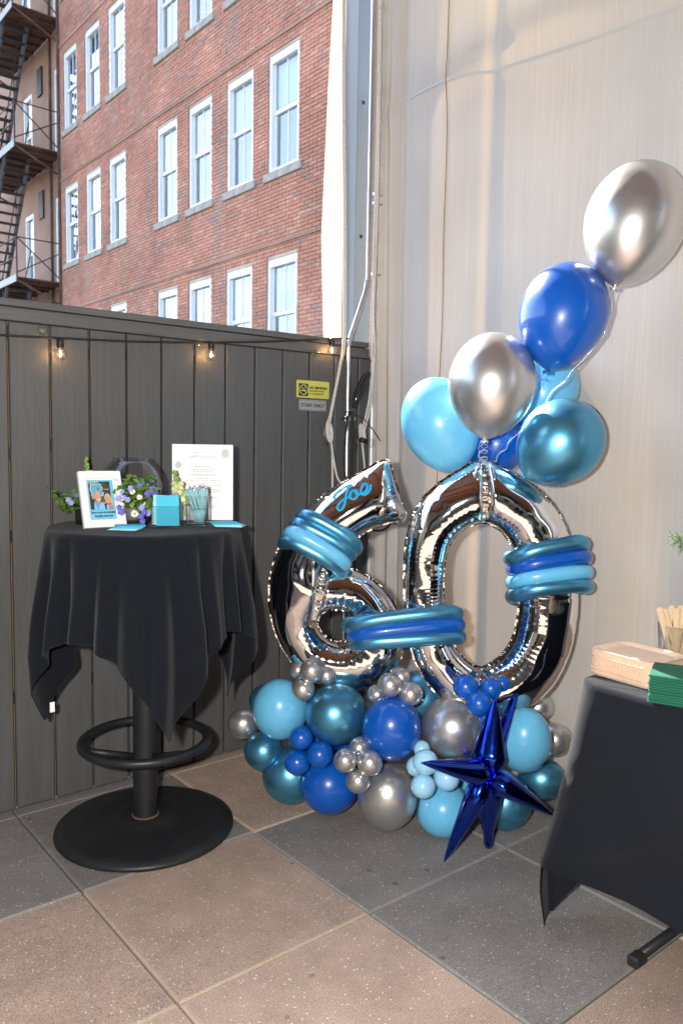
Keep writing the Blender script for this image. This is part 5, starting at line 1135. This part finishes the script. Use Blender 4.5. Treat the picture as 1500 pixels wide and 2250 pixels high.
vs += inner; fs += [(i, n0 + i, n0 + i + 1, i + 1) for i in range(NP - 1)]
far = len(vs); vs += [(BX + .73, -.62, BZ + .0035)]
fs += [(n0 + i, far, n0 + i + 1) for i in range(NP - 1)]
bc = MB().add(vs, fs).build('tablecloth', M['blackcloth'], None, True); tag(bc, 'black cloth over the buffet table, its corner hanging to the floor', 'tablecloth')
MB().tube([vs[NS * NP + i] for i in range(NP)], .0018, 5).build('hem', M['blackcloth'], bc)
BT = BZ + .005
def rrect(w_, d_, r, n=6):
    out = []
    for cx, cy, a0 in ((w_ / 2 - r, d_ / 2 - r, 0), (-w_ / 2 + r, d_ / 2 - r, 90), (-w_ / 2 + r, -d_ / 2 + r, 180), (w_ / 2 - r, -d_ / 2 + r, 270)):
        for k in range(n + 1): a = R(a0 + 90 * k / n); out.append((cx + r * math.cos(a), cy + r * math.sin(a)))
    return out
def plate_mesh():
    mb = MB(); loops = [(.150, .195, .030, .0), (.160, .205, .034, .0065), (.1615, .2065, .035, .0085), (.150, .195, .030, .0085), (.118, .162, .022, .0020), (.112, .156, .020, .0016)]
    L_ = [[(x, y, z) for x, y in rrect(a, b, r)] for a, b, r, z in loops]; n = len(L_[0])
    for q in L_: mb.v += q
    for j in range(len(L_) - 1):
        for i in range(n): mb.f.append((j * n + i, j * n + (i + 1) % n, (j + 1) * n + (i + 1) % n, (j + 1) * n + i))
    mb.f += [tuple(range(n - 1, -1, -1)), tuple((len(L_) - 1) * n + i for i in range(n))]
    return mb.mesh('plate', M['birch'])
plm = plate_mesh(); ORD = ['topmost'] + ['%s from the top' % q for q in ('second', 'third', 'fourth', 'fifth', 'sixth', 'seventh', 'eighth', 'ninth', 'tenth', 'eleventh', 'twelfth')]
for k in range(12):
    o = put('plate', plm, None, (1.955 + random.uniform(-.0025, .0025), 1.115 + random.uniform(-.0025, .0025), BT + k * .0056), (0, 0, R(-4 + random.uniform(-1.2, 1.2))))
    tag(o, 'square palm leaf plate, %s of the stack beside the napkins' % ORD[11 - k], 'plate', 'stacked palm leaf plates')
nk = MB().box(-.066, .066, -.066, .066, 0, .0062, .0022).mesh('napkin', M['napkin'])
for k in range(11):
    o = put('napkin', nk, None, (1.864 + random.uniform(-.002, .002), .948 + random.uniform(-.002, .002), BT + k * .0064), (0, 0, R(22 + random.uniform(-2, 2)))); tag(o, 'folded dark green paper napkin, %s of the pile' % ORD[10 - k], 'napkin', 'green napkin pile')
ug = thing('utensil_cup', 'clear plastic cup of flat wooden utensils behind the plates', 'cup', (2.215, 1.142, BT))
MB().lathe([(0, .002), (.046, .002), (.048, 0), (.056, .105), (.0548, .105), (.047, .004), (0, .004)], 40).build('cup_wall', M['thinglass'], ug, True)
MB().tube([(.0555 * math.cos(a), .0555 * math.sin(a), .105) for a in np.linspace(0, 6.283, 41)[:-1]], .0013, 6, closed=True).build('rim', M['solidglass'], ug, True)
for k, (b0, t0, dy, hh, wd) in enumerate(((-.022, -.066, .02, .148, .017), (.018, -.045, .0, .150, .013), (-.012, -.022, .026, .160, .019), (-.006, .000, .012, .150, .020), (.004, .022, .020, .148, .019), (-.03, .040, .004, .155, .016), (.020, .048, .018, .150, .018), (.028, .062, .008, .145, .017), (-.015, -.054, -.008, .152, .018), (.0, -.032, -.014, .146, .017), (.012, .010, -.01, .158, .019), (-.01, .034, -.016, .150, .018), (-.02, -.010, -.022, .155, .017), (.01, -.058, .010, .143, .015))):
    a = rt_ * b0 + nt_ * dy + Vector((0, 0, .006)); b = rt_ * t0 + nt_ * dy * 1.3 + Vector((0, 0, hh)); d = (b - a).normalized(); sd = d.cross(nt_).normalized()
    vs_ = [a - sd * wd * .35, a + sd * wd * .35, a + (b - a) * .55 + sd * wd * .4, b + sd * wd * .5 - d * .008, b + sd * wd * .36, b - sd * wd * .36, b - sd * wd * .5 - d * .008, a + (b - a) * .55 - sd * wd * .4]
    o = put('wooden_utensil', MB().add([v + nt_ * s for s in (-.0009, .0009) for v in vs_], [tuple(range(8)), tuple(range(15, 7, -1))] + [(q, q + 8, (q + 1) % 8 + 8, (q + 1) % 8) for q in range(8)]).mesh('wooden_utensil', M['birchwood']), None, ug.location)
    tag(o, 'flat pale wooden utensil standing in the clear cup', 'utensil', 'wooden utensils in the cup')
vz = thing('fern_vase', 'small vase of feathery green fern on the buffet table', 'plant', (2.25, .93, BT))
MB().lathe([(0, 0), (.035, 0), (.042, .06), (.03, .16), (.034, .22), (.03, .22), (.026, .16), (0, .02)], 28).build('vase', M['matboard'], vz, True)
fn = random.Random(3)
for k in range(16):
    a = fn.uniform(0, 6.28); el = fn.uniform(.15, 1.3); L_ = fn.uniform(.10, .17)
    if k < 7: a = R(92 + k * 9); el = -.12 + .10 * k; L_ = .20 + .012 * (k % 4)
    d = Vector((math.cos(a) * math.cos(el), math.sin(a) * math.cos(el), math.sin(el))); base = Vector((0, 0, .21)); top = base + Vector((0, 0, .13)) + d * L_
    pts = [Vector(p_) for p_ in spline([base, base + Vector((0, 0, .12)) + d * .03, top - Vector((0, 0, .01))], 8)]
    mb = MB().tube(pts, .0013, 5)
    for q in range(5, len(pts)):
        for sg in range(5):
            side = d.cross(Vector((0, 0, 1))).normalized(); aa = sg * 1.25 + q; lv = (side * math.cos(aa) + Vector((0, 0, 1)) * math.sin(aa) + d * .6).normalized(); ll = fn.uniform(.016, .030); p0 = pts[q]
            mb.tube([p0, p0 + lv * ll * .6, p0 + lv * ll + Vector((0, 0, -.003))], [.0011, .0010, .0004], 4, caps=False)
    mb.build('frond', M['leaf'], vz, True)
    for q in range(3): o = put('leaf', LM[0], vz, tuple(pts[-1 - q]), (fn.uniform(-1, 1), fn.uniform(-1, 1), fn.uniform(0, 6))); o.scale = (.55, .55, .55)
